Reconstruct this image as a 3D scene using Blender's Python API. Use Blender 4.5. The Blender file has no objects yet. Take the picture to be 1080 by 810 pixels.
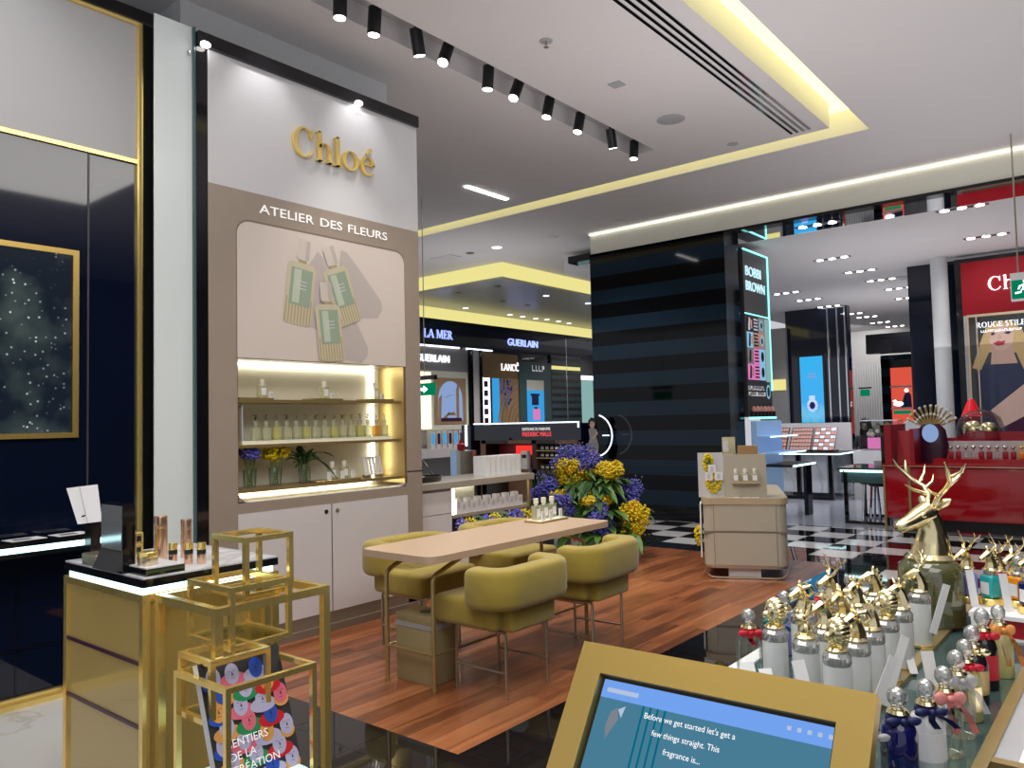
import bpy, bmesh, math, random
from mathutils import Matrix, Vector
random.seed(7)
R=math.radians; PI=math.pi; sin=math.sin; cos=math.cos
sc=bpy.context.scene; COL=sc.collection
# ---------------------------------------------------------------- materials
def nt(name):
    m=bpy.data.materials.new(name); m.use_nodes=True; t=m.node_tree; t.nodes.clear()
    o=t.nodes.new('ShaderNodeOutputMaterial'); return m,t,o
def mat(name,c,rough=.5,metal=0,emit=0,ec=None,trans=0,var=0,vs=8,coat=0,spec=.5,sheen=0,bump=0):
    m,t,o=nt(name); b=t.nodes.new('ShaderNodeBsdfPrincipled'); I=b.inputs
    I['Base Color'].default_value=(*c,1); I['Roughness'].default_value=rough; I['Metallic'].default_value=metal
    I['Transmission Weight'].default_value=trans; I['Coat Weight'].default_value=coat; I['Specular IOR Level'].default_value=spec
    I['Sheen Weight'].default_value=sheen
    if emit: I['Emission Color'].default_value=(*(ec or c),1); I['Emission Strength'].default_value=emit
    if var or bump:
        tc=t.nodes.new('ShaderNodeTexCoord'); n=t.nodes.new('ShaderNodeTexNoise'); n.inputs['Scale'].default_value=vs; n.inputs['Detail'].default_value=5
        t.links.new(tc.outputs['Object'],n.inputs['Vector'])
        if var:
            x=t.nodes.new('ShaderNodeMix'); x.data_type='RGBA'
            x.inputs[6].default_value=(*[k*(1-var) for k in c],1); x.inputs[7].default_value=(*[min(1,k*(1+var)) for k in c],1)
            t.links.new(n.outputs['Fac'],x.inputs[0]); t.links.new(x.outputs[2],I['Base Color'])
        if bump:
            p=t.nodes.new('ShaderNodeBump'); p.inputs['Strength'].default_value=bump; p.inputs['Distance'].default_value=.004
            t.links.new(n.outputs['Fac'],p.inputs['Height']); t.links.new(p.outputs[0],I['Normal'])
    t.links.new(b.outputs[0],o.inputs[0]); return m
def glass(name,tint,gl=.12,rough=.03,body=None,bf=0):
    m,t,o=nt(name); tr=t.nodes.new('ShaderNodeBsdfTransparent'); tr.inputs[0].default_value=(*tint,1)
    g=t.nodes.new('ShaderNodeBsdfGlossy'); g.inputs['Roughness'].default_value=rough
    lw=t.nodes.new('ShaderNodeLayerWeight'); lw.inputs[0].default_value=.25
    a=t.nodes.new('ShaderNodeMath'); a.operation='MULTIPLY_ADD'; a.inputs[1].default_value=.6; a.inputs[2].default_value=gl
    t.links.new(lw.outputs['Fresnel'],a.inputs[0]); x=t.nodes.new('ShaderNodeMixShader')
    src=tr.outputs[0]
    if body:
        d=t.nodes.new('ShaderNodeBsdfPrincipled'); d.inputs['Base Color'].default_value=(*body,1); d.inputs['Roughness'].default_value=.3
        y=t.nodes.new('ShaderNodeMixShader'); y.inputs[0].default_value=bf
        t.links.new(tr.outputs[0],y.inputs[1]); t.links.new(d.outputs[0],y.inputs[2]); src=y.outputs[0]
    t.links.new(a.outputs[0],x.inputs[0]); t.links.new(src,x.inputs[1]); t.links.new(g.outputs[0],x.inputs[2]); t.links.new(x.outputs[0],o.inputs[0])
    return m
def emis(name,c,s):
    m,t,o=nt(name); e=t.nodes.new('ShaderNodeEmission'); e.inputs[0].default_value=(*c,1); e.inputs[1].default_value=s
    t.links.new(e.outputs[0],o.inputs[0]); return m
def ramp(t,els):
    r=t.nodes.new('ShaderNodeValToRGB'); e=r.color_ramp.elements
    e[0].position,e[0].color=els[0][0],(*els[0][1],1); e[1].position,e[1].color=els[-1][0],(*els[-1][1],1)
    for p,c in els[1:-1]: k=e.new(p); k.color=(*c,1)
    return r
def wood_mat(name,cols,pw=.13,pl=1.3,rough=.28,gr=1.0):
    m,t,o=nt(name); N=t.nodes.new; L=t.links.new
    tc=N('ShaderNodeTexCoord'); br=N('ShaderNodeTexBrick')
    br.offset=.37; br.inputs['Color1'].default_value=(0,0,0,1); br.inputs['Color2'].default_value=(1,1,1,1); br.inputs['Mortar'].default_value=(.5,.5,.5,1)
    br.inputs['Scale'].default_value=1; br.inputs['Mortar Size'].default_value=.0012; br.inputs['Brick Width'].default_value=pl; br.inputs['Row Height'].default_value=pw
    L(tc.outputs['Object'],br.inputs['Vector'])
    mp=N('ShaderNodeMapping'); mp.inputs['Scale'].default_value=(.9*gr,9*gr,9*gr); L(tc.outputs['Object'],mp.inputs[0])
    ad=N('ShaderNodeVectorMath'); ad.operation='MULTIPLY_ADD'; ad.inputs[1].default_value=(3,7,0); L(br.outputs['Color'],ad.inputs[0]); L(mp.outputs[0],ad.inputs[2])
    n=N('ShaderNodeTexNoise'); n.inputs['Scale'].default_value=1.1; n.inputs['Detail'].default_value=8; n.inputs['Roughness'].default_value=.62; n.inputs['Distortion'].default_value=1.2; L(ad.outputs[0],n.inputs['Vector'])
    a=N('ShaderNodeMath'); a.operation='MULTIPLY_ADD'; a.inputs[1].default_value=.28; L(br.outputs['Color'],a.inputs[0])
    b=N('ShaderNodeMath'); b.operation='MULTIPLY_ADD'; b.inputs[1].default_value=.95; b.inputs[2].default_value=-.12; L(n.outputs['Fac'],b.inputs[0]); L(b.outputs[0],a.inputs[2])
    r=ramp(t,cols); L(a.outputs[0],r.inputs[0])
    mx=N('ShaderNodeMix'); mx.data_type='RGBA'; mx.inputs[7].default_value=(.02,.008,.004,1); L(br.outputs['Fac'],mx.inputs[0]); L(r.outputs[0],mx.inputs[6])
    p=N('ShaderNodeBsdfPrincipled'); p.inputs['Roughness'].default_value=rough; L(mx.outputs[2],p.inputs['Base Color']); L(p.outputs[0],o.inputs[0]); return m
def marble_mat(name,base,vein,rough=.12,scale=1.3):
    m,t,o=nt(name); N=t.nodes.new; L=t.links.new
    tc=N('ShaderNodeTexCoord'); n=N('ShaderNodeTexNoise'); n.inputs['Scale'].default_value=scale; n.inputs['Detail'].default_value=7; n.inputs['Distortion'].default_value=1.6
    L(tc.outputs['Object'],n.inputs['Vector'])
    r=ramp(t,[(0,base),(.465,base),(.5,vein),(.535,base),(1,[k*.93 for k in base])]); L(n.outputs['Fac'],r.inputs[0])
    p=N('ShaderNodeBsdfPrincipled'); p.inputs['Roughness'].default_value=rough; L(r.outputs[0],p.inputs['Base Color']); L(p.outputs[0],o.inputs[0]); return m
def star_mat(name):
    m,t,o=nt(name); N=t.nodes.new; L=t.links.new; tc=N('ShaderNodeTexCoord')
    v=N('ShaderNodeTexVoronoi'); v.inputs['Scale'].default_value=26; L(tc.outputs['Object'],v.inputs['Vector'])
    n=N('ShaderNodeTexNoise'); n.inputs['Scale'].default_value=2.6; n.inputs['Detail'].default_value=4; L(tc.outputs['Object'],n.inputs['Vector'])
    r=ramp(t,[(0,(1,1,1)),(.12,(.5,.6,.6)),(.2,(0,0,0)),(1,(0,0,0))]); L(v.outputs['Distance'],r.inputs[0])
    q=ramp(t,[(.45,(.004,.007,.012)),(.7,(.04,.055,.05)),(.85,(.12,.13,.07))]); L(n.outputs['Fac'],q.inputs[0])
    g=ramp(t,[(.42,(.02,.02,.02)),(.68,(1,1,1))]); L(n.outputs['Fac'],g.inputs[0])
    k=N('ShaderNodeMix'); k.data_type='RGBA'; k.blend_type='MULTIPLY'; k.inputs[0].default_value=1; L(r.outputs[0],k.inputs[6]); L(g.outputs[0],k.inputs[7])
    a=N('ShaderNodeMix'); a.data_type='RGBA'; a.blend_type='ADD'; a.inputs[0].default_value=.75; L(q.outputs[0],a.inputs[6]); L(k.outputs[2],a.inputs[7])
    p=N('ShaderNodeBsdfPrincipled'); p.inputs['Roughness'].default_value=.12; p.inputs['Base Color'].default_value=(.004,.005,.008,1)
    L(a.outputs[2],p.inputs['Emission Color']); p.inputs['Emission Strength'].default_value=1.5; L(p.outputs[0],o.inputs[0]); return m
def stripe_mat(name,a,b,period,rough=.06):
    # horizontal bands by height
    m,t,o=nt(name); N=t.nodes.new; L=t.links.new; tc=N('ShaderNodeTexCoord'); s=N('ShaderNodeSeparateXYZ'); L(tc.outputs['Object'],s.inputs[0])
    d=N('ShaderNodeMath'); d.operation='DIVIDE'; d.inputs[1].default_value=period; L(s.outputs['Z'],d.inputs[0])
    f=N('ShaderNodeMath'); f.operation='FRACT'; L(d.outputs[0],f.inputs[0])
    g=N('ShaderNodeMath'); g.operation='GREATER_THAN'; g.inputs[1].default_value=.5; L(f.outputs[0],g.inputs[0])
    x=N('ShaderNodeMix'); x.data_type='RGBA'; x.inputs[6].default_value=(*a,1); x.inputs[7].default_value=(*b,1); L(g.outputs[0],x.inputs[0])
    p=N('ShaderNodeBsdfPrincipled'); p.inputs['Roughness'].default_value=rough; p.inputs['Specular IOR Level'].default_value=.22; L(x.outputs[2],p.inputs['Base Color']); L(p.outputs[0],o.inputs[0]); return m
def grad_mat(name,els,axis='Z',strength=1,noise=0,scale=5):
    m,t,o=nt(name); N=t.nodes.new; L=t.links.new; tc=N('ShaderNodeTexCoord'); s=N('ShaderNodeSeparateXYZ'); L(tc.outputs['Generated'],s.inputs[0])
    r=ramp(t,els); src=s.outputs[axis]
    if noise:
        n=N('ShaderNodeTexNoise'); n.inputs['Scale'].default_value=scale; n.inputs['Detail'].default_value=4; L(tc.outputs['Generated'],n.inputs['Vector'])
        a=N('ShaderNodeMath'); a.operation='MULTIPLY_ADD'; a.inputs[1].default_value=noise; L(n.outputs['Fac'],a.inputs[0]); L(src,a.inputs[2]); src=a.outputs[0]
    L(src,r.inputs[0]); p=N('ShaderNodeBsdfPrincipled'); p.inputs['Base Color'].default_value=(.02,.02,.02,1); p.inputs['Roughness'].default_value=.25
    L(r.outputs[0],p.inputs['Emission Color']); p.inputs['Emission Strength'].default_value=strength; L(p.outputs[0],o.inputs[0]); return m
G={}
def M(k): return G[k]
G.update(
 white=mat('white_paint',(.6,.6,.625),.45), cardw=mat('white_card',(.82,.82,.84),.6), lilac=mat('lacquer_white',(.66,.63,.65),.35),
 taupe=mat('taupe_laminate',(.33,.27,.225),.4,var=.05), taupe_dk=mat('taupe_dark',(.2,.155,.12),.4), counter=mat('greige_top',(.37,.335,.29),.3),
 black=mat('black_gloss',(.006,.006,.008),.06), blackm=mat('black_satin',(.012,.012,.014),.35), navy=mat('navy_gloss',(.003,.006,.02),.05,coat=.3),
 char=mat('charcoal',(.05,.05,.055),.35), grey=mat('grey_paint',(.4,.4,.42),.5), lgrey=mat('light_grey',(.6,.6,.62),.5),
 ceil=mat('ceiling_paint',(.68,.655,.665),.85), wallg=mat('grey_wall',(.6,.62,.64),.7), cream=mat('cream_paint',(.82,.81,.7),.6),
 gold=mat('polished_gold',(1,.76,.27),.16,.78), goldl=mat('pale_gold',(.88,.76,.45),.18,1), goldb=mat('brushed_gold',(.62,.43,.13),.36,.85), brass=mat('satin_brass',(.5,.38,.17),.35,.8),
 champ=mat('champagne_metal',(.62,.5,.36),.28,.9), steel=mat('satin_nickel',(.5,.46,.37),.3,.9), chrome=mat('chrome',(.75,.76,.78),.08,1), mirror=mat('mirror',(.8,.82,.84),.02,1),
 olive=mat('olive_velvet',(.34,.25,.03),.75,sheen=.35,var=.18,vs=9,bump=.15), olive_dk=mat('olive_dark',(.22,.175,.02),.8,sheen=.2),
 tabletop=mat('pale_oak',(.52,.37,.27),.35,var=.06,vs=18), beige=mat('beige_lacquer',(.46,.41,.33),.35), beige_e=mat('beige_edge',(.47,.37,.24),.35), binm=mat('khaki_metal',(.33,.27,.14),.45),
 red=mat('red_gloss',(.42,.004,.012),.12,coat=.3), redd=mat('red_matt',(.38,.004,.02),.4), redp=mat('red_panel',(.3,.003,.012),.6,spec=.2), bright_red=emis('red_light',(1,.04,.03),1.1), orange=emis('coral_light',(.95,.12,.07),.75),
 yled=emis('yellow_cove',(1,.9,.34),.85),ctube=emis('cove_tube',(1,.96,.8),2.6),yslot=emis('yellow_slot',(1,.91,.34),2.5), yled2=emis('yellow_strip',(1,.93,.5),2.2), wled=emis('warm_led',(1,.95,.75),8), cled=emis('cool_led',(.62,.95,1),3.2), cled2=emis('teal_led',(.25,.9,.85),2.2), spot=emis('lamp_face',(1,.97,.93),14), pil=emis('white_sign',(.9,.93,1),2.2), bluesign=emis('blue_sign',(.32,.4,1),1.8),
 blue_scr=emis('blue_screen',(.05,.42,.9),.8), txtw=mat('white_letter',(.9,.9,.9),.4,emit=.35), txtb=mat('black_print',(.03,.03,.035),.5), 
 green=emis('exit_green',(.0,.28,.13),.7), leaf=mat('leaf',(.035,.1,.022),.5,var=.5,vs=6), leaf2=mat('leaf_light',(.09,.2,.035),.5,var=.4), stem=mat('stem',(.12,.2,.05),.5),
 blue=mat('delphinium_blue',(.09,.09,.5),.6,var=.5,vs=40), yellow=mat('yellow_bloom',(.78,.58,.0),.6,var=.35,vs=40), violet=mat('pale_violet',(.25,.24,.62),.6), vase=mat('white_ceramic',(.7,.69,.66),.35),
 clear=glass('clear_glass',(.93,.96,.95),.05), amber=glass('bronze_glass',(.62,.5,.22),.08,.06,(.66,.47,.15),.78), frost=glass('frosted_glass',(.85,.88,.88),.04,.3,(.85,.87,.88),.78), dark_glass=glass('smoked_glass',(.25,.3,.33),.14), teal_glass=mat('teal_mirror',(.10,.17,.17),.06,.55), pane=mat('pale_pane',(.72,.78,.8),.2), tealedge=mat('glass_edge',(.06,.12,.13),.15),
 juice=glass('pale_juice',(.9,.9,.72),.05,.05,(.75,.75,.55),.4), juicey=glass('yellow_juice',(.9,.88,.5),.05,.05,(.75,.7,.3),.5), juiceo=glass('amber_juice',(.9,.6,.2),.05,.05,(.8,.4,.08),.6), deerjuice=glass('deer_juice',(.45,.47,.22),.12,.03,(.16,.17,.06),.5),
 cobalt=mat('cobalt_glass',(.006,.008,.1),.05,coat=.5), tealj=mat('teal_glass',(.02,.42,.45),.08,coat=.4), lav=mat('lavender_glass',(.3,.3,.7),.08), orangej=mat('orange_glass',(.85,.3,.01),.08), blackglass=mat('black_glass',(.012,.01,.012),.06), pink=mat('pink_ribbon',(.8,.3,.28),.55), redr=mat('red_ribbon',(.55,.01,.03),.5), tealr=mat('teal_ribbon',(.0,.16,.16),.5), navyr=mat('navy_ribbon',(.01,.015,.1),.45), orr=mat('orange_ribbon',(.8,.33,.08),.5), greyr=glass('organza',(.8,.8,.82),.03,.3,(.75,.75,.78),.5), crystal=glass('crystal',(.85,.87,.88),.3,.05,(.8,.8,.8),.25),
 skin=mat('skin',(.62,.4,.32),.5), hair=mat('black_hair',(.01,.009,.009),.5), blond=mat('blond',(.6,.42,.2),.5), cloth=mat('dark_cloth',(.02,.02,.025),.7), lips=mat('lip',(.45,.03,.06),.4), shade=mat('printed_shadow',(.5,.44,.42),.5), sagel=mat('sage_label',(.3,.38,.29),.5), sagem=mat('sage_light',(.5,.56,.45),.5), poster=mat('blush_print',(.66,.58,.54),.3), pbot=mat('printed_glass',(.58,.52,.38),.3), pcap=mat('printed_cap',(.62,.55,.5),.4), pbotd=mat('printed_glass_dark',(.42,.34,.2),.3),
 wood=wood_mat('wood_floor',[(0,(.03,.01,.005)),(.28,(.11,.035,.014)),(.5,(.27,.088,.034)),(.72,(.4,.15,.062)),(1,(.52,.25,.12))]), walnut=wood_mat('walnut',[(0,(.08,.03,.015)),(1,(.3,.15,.08))],.5,3),
 marble=marble_mat('white_marble',(.66,.65,.65),(.54,.52,.5),.12,.8), marblew=marble_mat('panel_marble',(.72,.74,.8),(.5,.52,.58),.15,.8), tileb=mat('black_tile',(.008,.008,.01),.035), tilew=mat('white_tile',(.6,.6,.63),.08), floorg=mat('grey_stone',(.36,.37,.43),.14,var=.1,vs=2),
 stars=star_mat('starfield_screen'), stripes=stripe_mat('striped_glass',(.001,.0015,.003),(.008,.022,.04),.445), brown=mat('cork_brown',(.35,.2,.08),.5), bronze=mat('bronze_panel',(.26,.16,.055),.35,.2), pinkp=emis('pink_panel',(.9,.25,.6),.8), cyanp=emis('cyan_panel',(.3,.65,.9),.8), greyp=mat('grey_sign',(.32,.31,.31),.45), silver=mat('silver_ring',(.6,.58,.55),.25,.9), plum=mat('plum',(.05,.01,.04),.3), nudes=mat('nude_powder',(.55,.3,.24),.6), rose=mat('rose_powder',(.6,.25,.2),.6), sky=emis('sky_print',(.35,.5,.85),.7), tan=mat('tan_print',(.42,.27,.15),.4), lightblue=mat('ice_blue',(.55,.78,.8),.3,emit=.4), gpot=mat('gold_reflection',(.45,.3,.06),.3,.7), teal_lit=emis('teal_wall',(.35,.6,.58),.7), denim=mat('denim',(.03,.04,.09),.7), khakimat=mat('olive_panel',(.3,.24,.03),.4))
# ---------------------------------------------------------------- mesh builder
_tc={}
class MB:
    def __init__(s): s.v=[];s.f=[];s.mi=[];s.sm=[];s.M=None
    def add(s,vs,fs,mi=0,smooth=False):
        o=len(s.v)
        for p in vs:
            p=Vector(p); s.v.append(tuple(s.M@p) if s.M else tuple(p))
        for f in fs: s.f.append([o+i for i in f]); s.mi.append(mi); s.sm.append(smooth)
        return s
    def box(s,x0,y0,z0,x1,y1,z1,mi=0):
        return s.add([(x0,y0,z0),(x1,y0,z0),(x1,y1,z0),(x0,y1,z0),(x0,y0,z1),(x1,y0,z1),(x1,y1,z1),(x0,y1,z1)],[(3,2,1,0),(4,5,6,7),(0,1,5,4),(1,2,6,5),(2,3,7,6),(3,0,4,7)],mi)
    def rbox(s,x0,y0,z0,x1,y1,z1,r=.01,seg=3,mi=0):
        bm=bmesh.new(); bmesh.ops.create_cube(bm,size=1)
        for v in bm.verts: v.co=Vector(((x0+x1)/2+v.co.x*(x1-x0),(y0+y1)/2+v.co.y*(y1-y0),(z0+z1)/2+v.co.z*(z1-z0)))
        bmesh.ops.bevel(bm,geom=bm.edges[:],offset=r,segments=seg,profile=.5,affect='EDGES')
        bm.verts.index_update(); s.add([v.co.copy() for v in bm.verts],[[v.index for v in f.verts] for f in bm.faces],mi,True); bm.free(); return s
    def lathe(s,prof,c=(0,0,0),n=14,mi=0,sx=1,sy=1):
        vs=[];fs=[];k=len(prof)
        for i in range(n):
            a=2*PI*i/n
            for r,z in prof: vs.append((c[0]+r*cos(a)*sx,c[1]+r*sin(a)*sy,c[2]+z))
        for i in range(n):
            j=(i+1)%n
            for q in range(k-1): fs.append((i*k+q,j*k+q,j*k+q+1,i*k+q+1))
        if prof[0][0]>1e-5: fs.append([i*k for i in range(n)][::-1])
        if prof[-1][0]>1e-5: fs.append([i*k+k-1 for i in range(n)])
        return s.add(vs,fs,mi,True)
    def cyl(s,c,r,h,n=14,mi=0): return s.lathe([(r,0),(r,h)],c,n,mi)
    def ball(s,c,r,n=10,m=7,mi=0):
        rx,ry,rz=(r,r,r) if not hasattr(r,'__len__') else r
        return s.lathe([(max(sin(PI*i/m),1e-6),-cos(PI*i/m)*rz) for i in range(m+1)],c,n,mi,rx,ry)
    def tube(s,pts,r,n=8,closed=False,mi=0):
        pts=[Vector(p) for p in pts]; N=len(pts); vs=[];fs=[]; ref=None
        for i,p in enumerate(pts):
            a=pts[(i-1)%N] if (closed or i>0) else p; b=pts[(i+1)%N] if (closed or i<N-1) else p
            d=(b-a).normalized()
            if ref is None: ref=d.orthogonal().normalized()
            ref=(ref-d*ref.dot(d)); ref=ref.normalized() if ref.length>1e-6 else d.orthogonal().normalized()
            w=d.cross(ref); rr=r[i] if hasattr(r,'__len__') else r
            for k in range(n): t=2*PI*k/n; vs.append(p+ref*(rr*cos(t))+w*(rr*sin(t)))
        for i in range(N if closed else N-1):
            j=(i+1)%N
            for k in range(n): q=(k+1)%n; fs.append((i*n+k,i*n+q,j*n+q,j*n+k))
        if not closed: fs.append(list(range(n))[::-1]); fs.append([(N-1)*n+k for k in range(n)])
        return s.add(vs,fs,mi,True)
    def bar(s,a,b,w,mi=0):   # square bar
        a=Vector(a);b=Vector(b); h=w/2
        return s.box(min(a.x,b.x)-h,min(a.y,b.y)-h,min(a.z,b.z)-h,max(a.x,b.x)+h,max(a.y,b.y)+h,max(a.z,b.z)+h,mi)
    def rod(s,a,b,r,n=8,mi=0): return s.tube([a,b],r,n,mi=mi)
    def ext(s,poly,z0,z1,mi=0,smooth=False):   # polygon in local XY extruded in Z
        n=len(poly); vs=[(x,y,z0) for x,y in poly]+[(x,y,z1) for x,y in poly]
        return s.add(vs,[list(range(n))[::-1],list(range(n,2*n))]+[(i,(i+1)%n,n+(i+1)%n,n+i) for i in range(n)],mi,smooth)
    def pg(s,poly,z,mi=0): return s.add([(x,y,z) for x,y in poly],[list(range(len(poly)))],mi)
    def rect(s,x0,y0,x1,y1,z,mi=0): return s.pg([(x0,y0),(x1,y0),(x1,y1),(x0,y1)],z,mi)
    def ell(s,cx,cy,rx,ry,z,mi=0,n=16,a=0):
        return s.pg([(cx+rx*cos(t)*cos(a)-ry*sin(t)*sin(a),cy+rx*cos(t)*sin(a)+ry*sin(t)*cos(a)) for t in [2*PI*i/n for i in range(n)]],z,mi)
    def text(s,body,x,y,h,z=0,d=0,mi=0,align='L',wide=1.0):   # lettering in local XY; h = capital height
        k=(body,round(d/h,3))
        if k not in _tc:
            cu=bpy.data.curves.new('lettering','FONT'); cu.body=body; cu.size=1; cu.extrude=d/h*.7 if d else 0; cu.resolution_u=3
            ob=bpy.data.objects.new('lettering',cu); me=ob.to_mesh()
            _tc[k]=([tuple(v.co) for v in me.vertices],[tuple(p.vertices) for p in me.polygons]); ob.to_mesh_clear(); bpy.data.objects.remove(ob); bpy.data.curves.remove(cu)
        vs,fs=_tc[k]
        if not vs: return s
        q=h/.73; w=max(v[0] for v in vs)*q*wide; ox=x-(w/2 if align=='C' else w if align=='R' else 0)
        return s.add([(ox+v[0]*q*wide,y+v[1]*q,z+v[2]*q) for v in vs],fs,mi)
    def leafp(s,base,dirv,L,W,mi=0,droop=.3,n=4):
        d=Vector(dirv).normalized(); side=d.cross(Vector((0,0,1)));
        if side.length<1e-3: side=Vector((1,0,0))
        side.normalize(); p=Vector(base); vs=[];fs=[]
        for i in range(n+1):
            t=i/n; q=p+d*(L*t)-Vector((0,0,droop*L*t*t)); w=W*sin(PI*min(1,.12+t*.88))*.5 if i<n else .0005
            vs+=[q-side*w,q+Vector((0,0,-W*.12)),q+side*w]
        for i in range(n): a=i*3; fs+=[(a,a+1,a+4,a+3),(a+1,a+2,a+5,a+4)]
        return s.add(vs,fs,mi)
SERIF={}
def ring(cx,cy,RX,RY,rx,ry,a0=0,a1=360,dx=0,n=28):
    full=abs(a1-a0)>=360; ts=[R(a0+(a1-a0)*i/n) for i in range(n+1)]
    return [[(cx+RX*cos(t),cy+RY*sin(t)) for t in ts]+[(cx+dx+rx*cos(t),cy+ry*sin(t)) for t in reversed(ts)]]
def rc(x0,y0,x1,y1): return [[(x0,y0),(x1,y0),(x1,y1),(x0,y1)]]
def stem(x,y0,y1,t=.13,top=1,bot=1,s=.07,h=.035):
    o=rc(x,y0,x+t,y1)
    if bot: o+=rc(x-s,y0,x+t+s,y0+h)
    if top==1: o+=rc(x-s,y1-h,x+t+s,y1)
    if top==2: o+=[[(x-s,y1-h*1.6),(x,y1-h*2.6),(x+t,y1),(x,y1)]]
    return o
def glyph(c):
    if c=='C': return ring(.44,.5,.44,.52,.31,.475,48,312,.03)+[[(.74,.66),(.79,.66),(.79,1),(.75,1),(.68,.9)]]+[[(.7,.1),(.8,.18),(.78,.26),(.72,.2)]],.92
    if c=='h': return stem(.08,0,1.05,.14,2)+stem(.5,0,.42,.14,0)+ring(.36,.4,.28,.28,.14,.24,0,160),.76
    if c=='l': return stem(.08,0,1.05,.14,2),.34
    if c=='o' or c=='O': 
        q=1 if c=='O' else .68
        return ring(.36*(1.25 if q==1 else 1),.5*q,.36*(1.25 if q==1 else 1),.52*q,.22*(1.3 if q==1 else 1),.47*q),.78*(1.25 if q==1 else 1)
    if c=='e': return ring(.34,.34,.34,.355,.2,.31,0,318,.01)+rc(.12,.35,.66,.4),.74
    if c=='é': g,w=glyph('e'); return g+[[(.3,.78),(.38,.78),(.58,.98),(.46,1.02)]],w
    if c=='r': return stem(.08,0,.68,.14,2)+[[(.22,.5),(.3,.62),(.42,.68),(.5,.66),(.48,.54),(.36,.56),(.22,.4)]],.54
    if c=='i': return stem(.08,0,.68,.14,2)+ring(.15,.88,.085,.085,.001,.001),.36
    if c=='s' or c=='S':
        q=1 if c=='S' else .68
        return ring(.26,.75*q-.02,.22,.26*q,.1,.2*q,40,270)+ring(.26,.27*q,.24,.27*q,.11,.2*q,-140,90),.56
    if c=='L': return stem(.08,0,1)+rc(.1,0,.6,.05)+[[(.56,0),(.64,0),(.64,.3),(.6,.3)]],.7
    if c=='A': return [[(0,0),(.06,0),(.42,1),(.36,1)],[(.34,1),(.48,1),(.84,0),(.68,0)]]+rc(.18,.3,.64,.36)+rc(-.05,0,.14,.035)+rc(.6,0,.92,.035),.9
    if c=='M': return stem(.06,0,1,.06)+stem(.82,0,1,.14)+[[(.06,1),(.2,1),(.54,.05),(.46,.05)],[(.86,1),(.8,1),(.46,.05),(.54,.05)]],1.08
    if c=='E': return stem(.08,0,1)+rc(.1,0,.6,.05)+rc(.1,.95,.58,1)+rc(.1,.48,.46,.53)+rc(.56,0,.61,.26)+rc(.54,.76,.59,1)+rc(.43,.38,.47,.63),.7
    if c=='R': return stem(.08,0,1)+ring(.3,.74,.28,.26,.15,.21,-90,90)+[[(.28,.5),(.42,.5),(.74,0),(.58,0)]]+rc(.55,0,.82,.035),.82
    if c=='N': return stem(.08,0,1,.05)+stem(.72,0,1,.05)+[[(.08,1),(.22,1),(.77,0),(.66,0)]],.92
    if c=='Ô': g,w=glyph('O'); return g+[[(.22,1.08),(.3,1.08),(.46,1.22),(.62,1.08),(.7,1.08),(.5,1.32),(.42,1.32)]],w
    if c=='U': return stem(.08,.3,1,.13,1,0)+stem(.62,.3,1,.05,1,0)+ring(.375,.32,.295,.34,.17,.28,180,360),.8
    if c=='G': return ring(.44,.5,.44,.52,.31,.475,48,330,.03)+stem(.7,.05,.42,.12,1,0),.95
    if c=='I': return stem(.1,0,1),.38
    if c=='T': return stem(.3,0,1,.13,0)+rc(.02,.95,.72,1)+rc(.02,.76,.06,1)+rc(.68,.76,.72,1),.78
    return [],.35
def serif(mb,txt,x,y,h,z=0,d=0,mi=0,gap=.02,align='L'):
    W=0; gl=[]
    for c in txt: g,w=glyph(c); gl.append((g,W)); W+=w+gap
    ox=x-(W*h/2 if align=='C' else 0)
    for g,w in gl:
        for poly in g:
            pts=[(ox+(px+w)*h,y+py*h) for px,py in poly]
            a=sum(pts[i][0]*pts[(i+1)%len(pts)][1]-pts[(i+1)%len(pts)][0]*pts[i][1] for i in range(len(pts)))
            if a<0: pts.reverse()
            if len(pts)>20:   # arcs: quad strip
                n=len(pts)//2
                for i in range(n-1):
                    q=[pts[i],pts[i+1],pts[-2-i],pts[-1-i]]
                    if d: mb.ext(q,z,z+d,mi)
                    else: mb.pg(q,z,mi)
            elif d: mb.ext(pts,z,z+d,mi)
            else: mb.pg(pts,z,mi)
    return W*h
def MY(x,y,z): return Matrix(((1,0,0,x),(0,0,-1,y),(0,1,0,z),(0,0,0,1)))      # drawing plane facing -Y
def MX(x,y,z): return Matrix(((0,0,-1,x),(-1,0,0,y),(0,1,0,z),(0,0,0,1)))     # drawing plane facing -X
def T(x,y,z,rz=0): return Matrix.Translation((x,y,z))@Matrix.Rotation(rz,4,'Z')
# ---------------------------------------------------------------- objects
def mk(name,mb,mats,parent=None,ang=38):
    me=bpy.data.meshes.new(name); me.from_pydata(mb.v,[],mb.f)
    for m in ([mats] if isinstance(mats,str) else mats): me.materials.append(G[m])
    me.polygons.foreach_set('material_index',mb.mi); me.polygons.foreach_set('use_smooth',mb.sm)
    if any(mb.sm): me.set_sharp_from_angle(angle=R(ang))
    me.update(); o=bpy.data.objects.new(name,me); COL.objects.link(o)
    if parent: o.parent=parent
    return o
def tag(o,label,cat,group=None,kind=None):
    o['label']=label; o['category']=cat
    if group: o['group']=group
    if kind: o['kind']=kind
    return o
def thing(name,label,cat,loc=(0,0,0),rz=0,group=None):
    o=bpy.data.objects.new(name,None); COL.objects.link(o); o.empty_display_size=.05; o.location=loc; o.rotation_euler=(0,0,rz); return tag(o,label,cat,group)
def struct(name,mb,mats,ang=38): o=mk(name,mb,mats,None,ang); o['kind']='structure'; return o
def at(o,loc,rz=0): o.location=loc; o.rotation_euler=(0,0,rz); return o
KIDS={}
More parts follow.
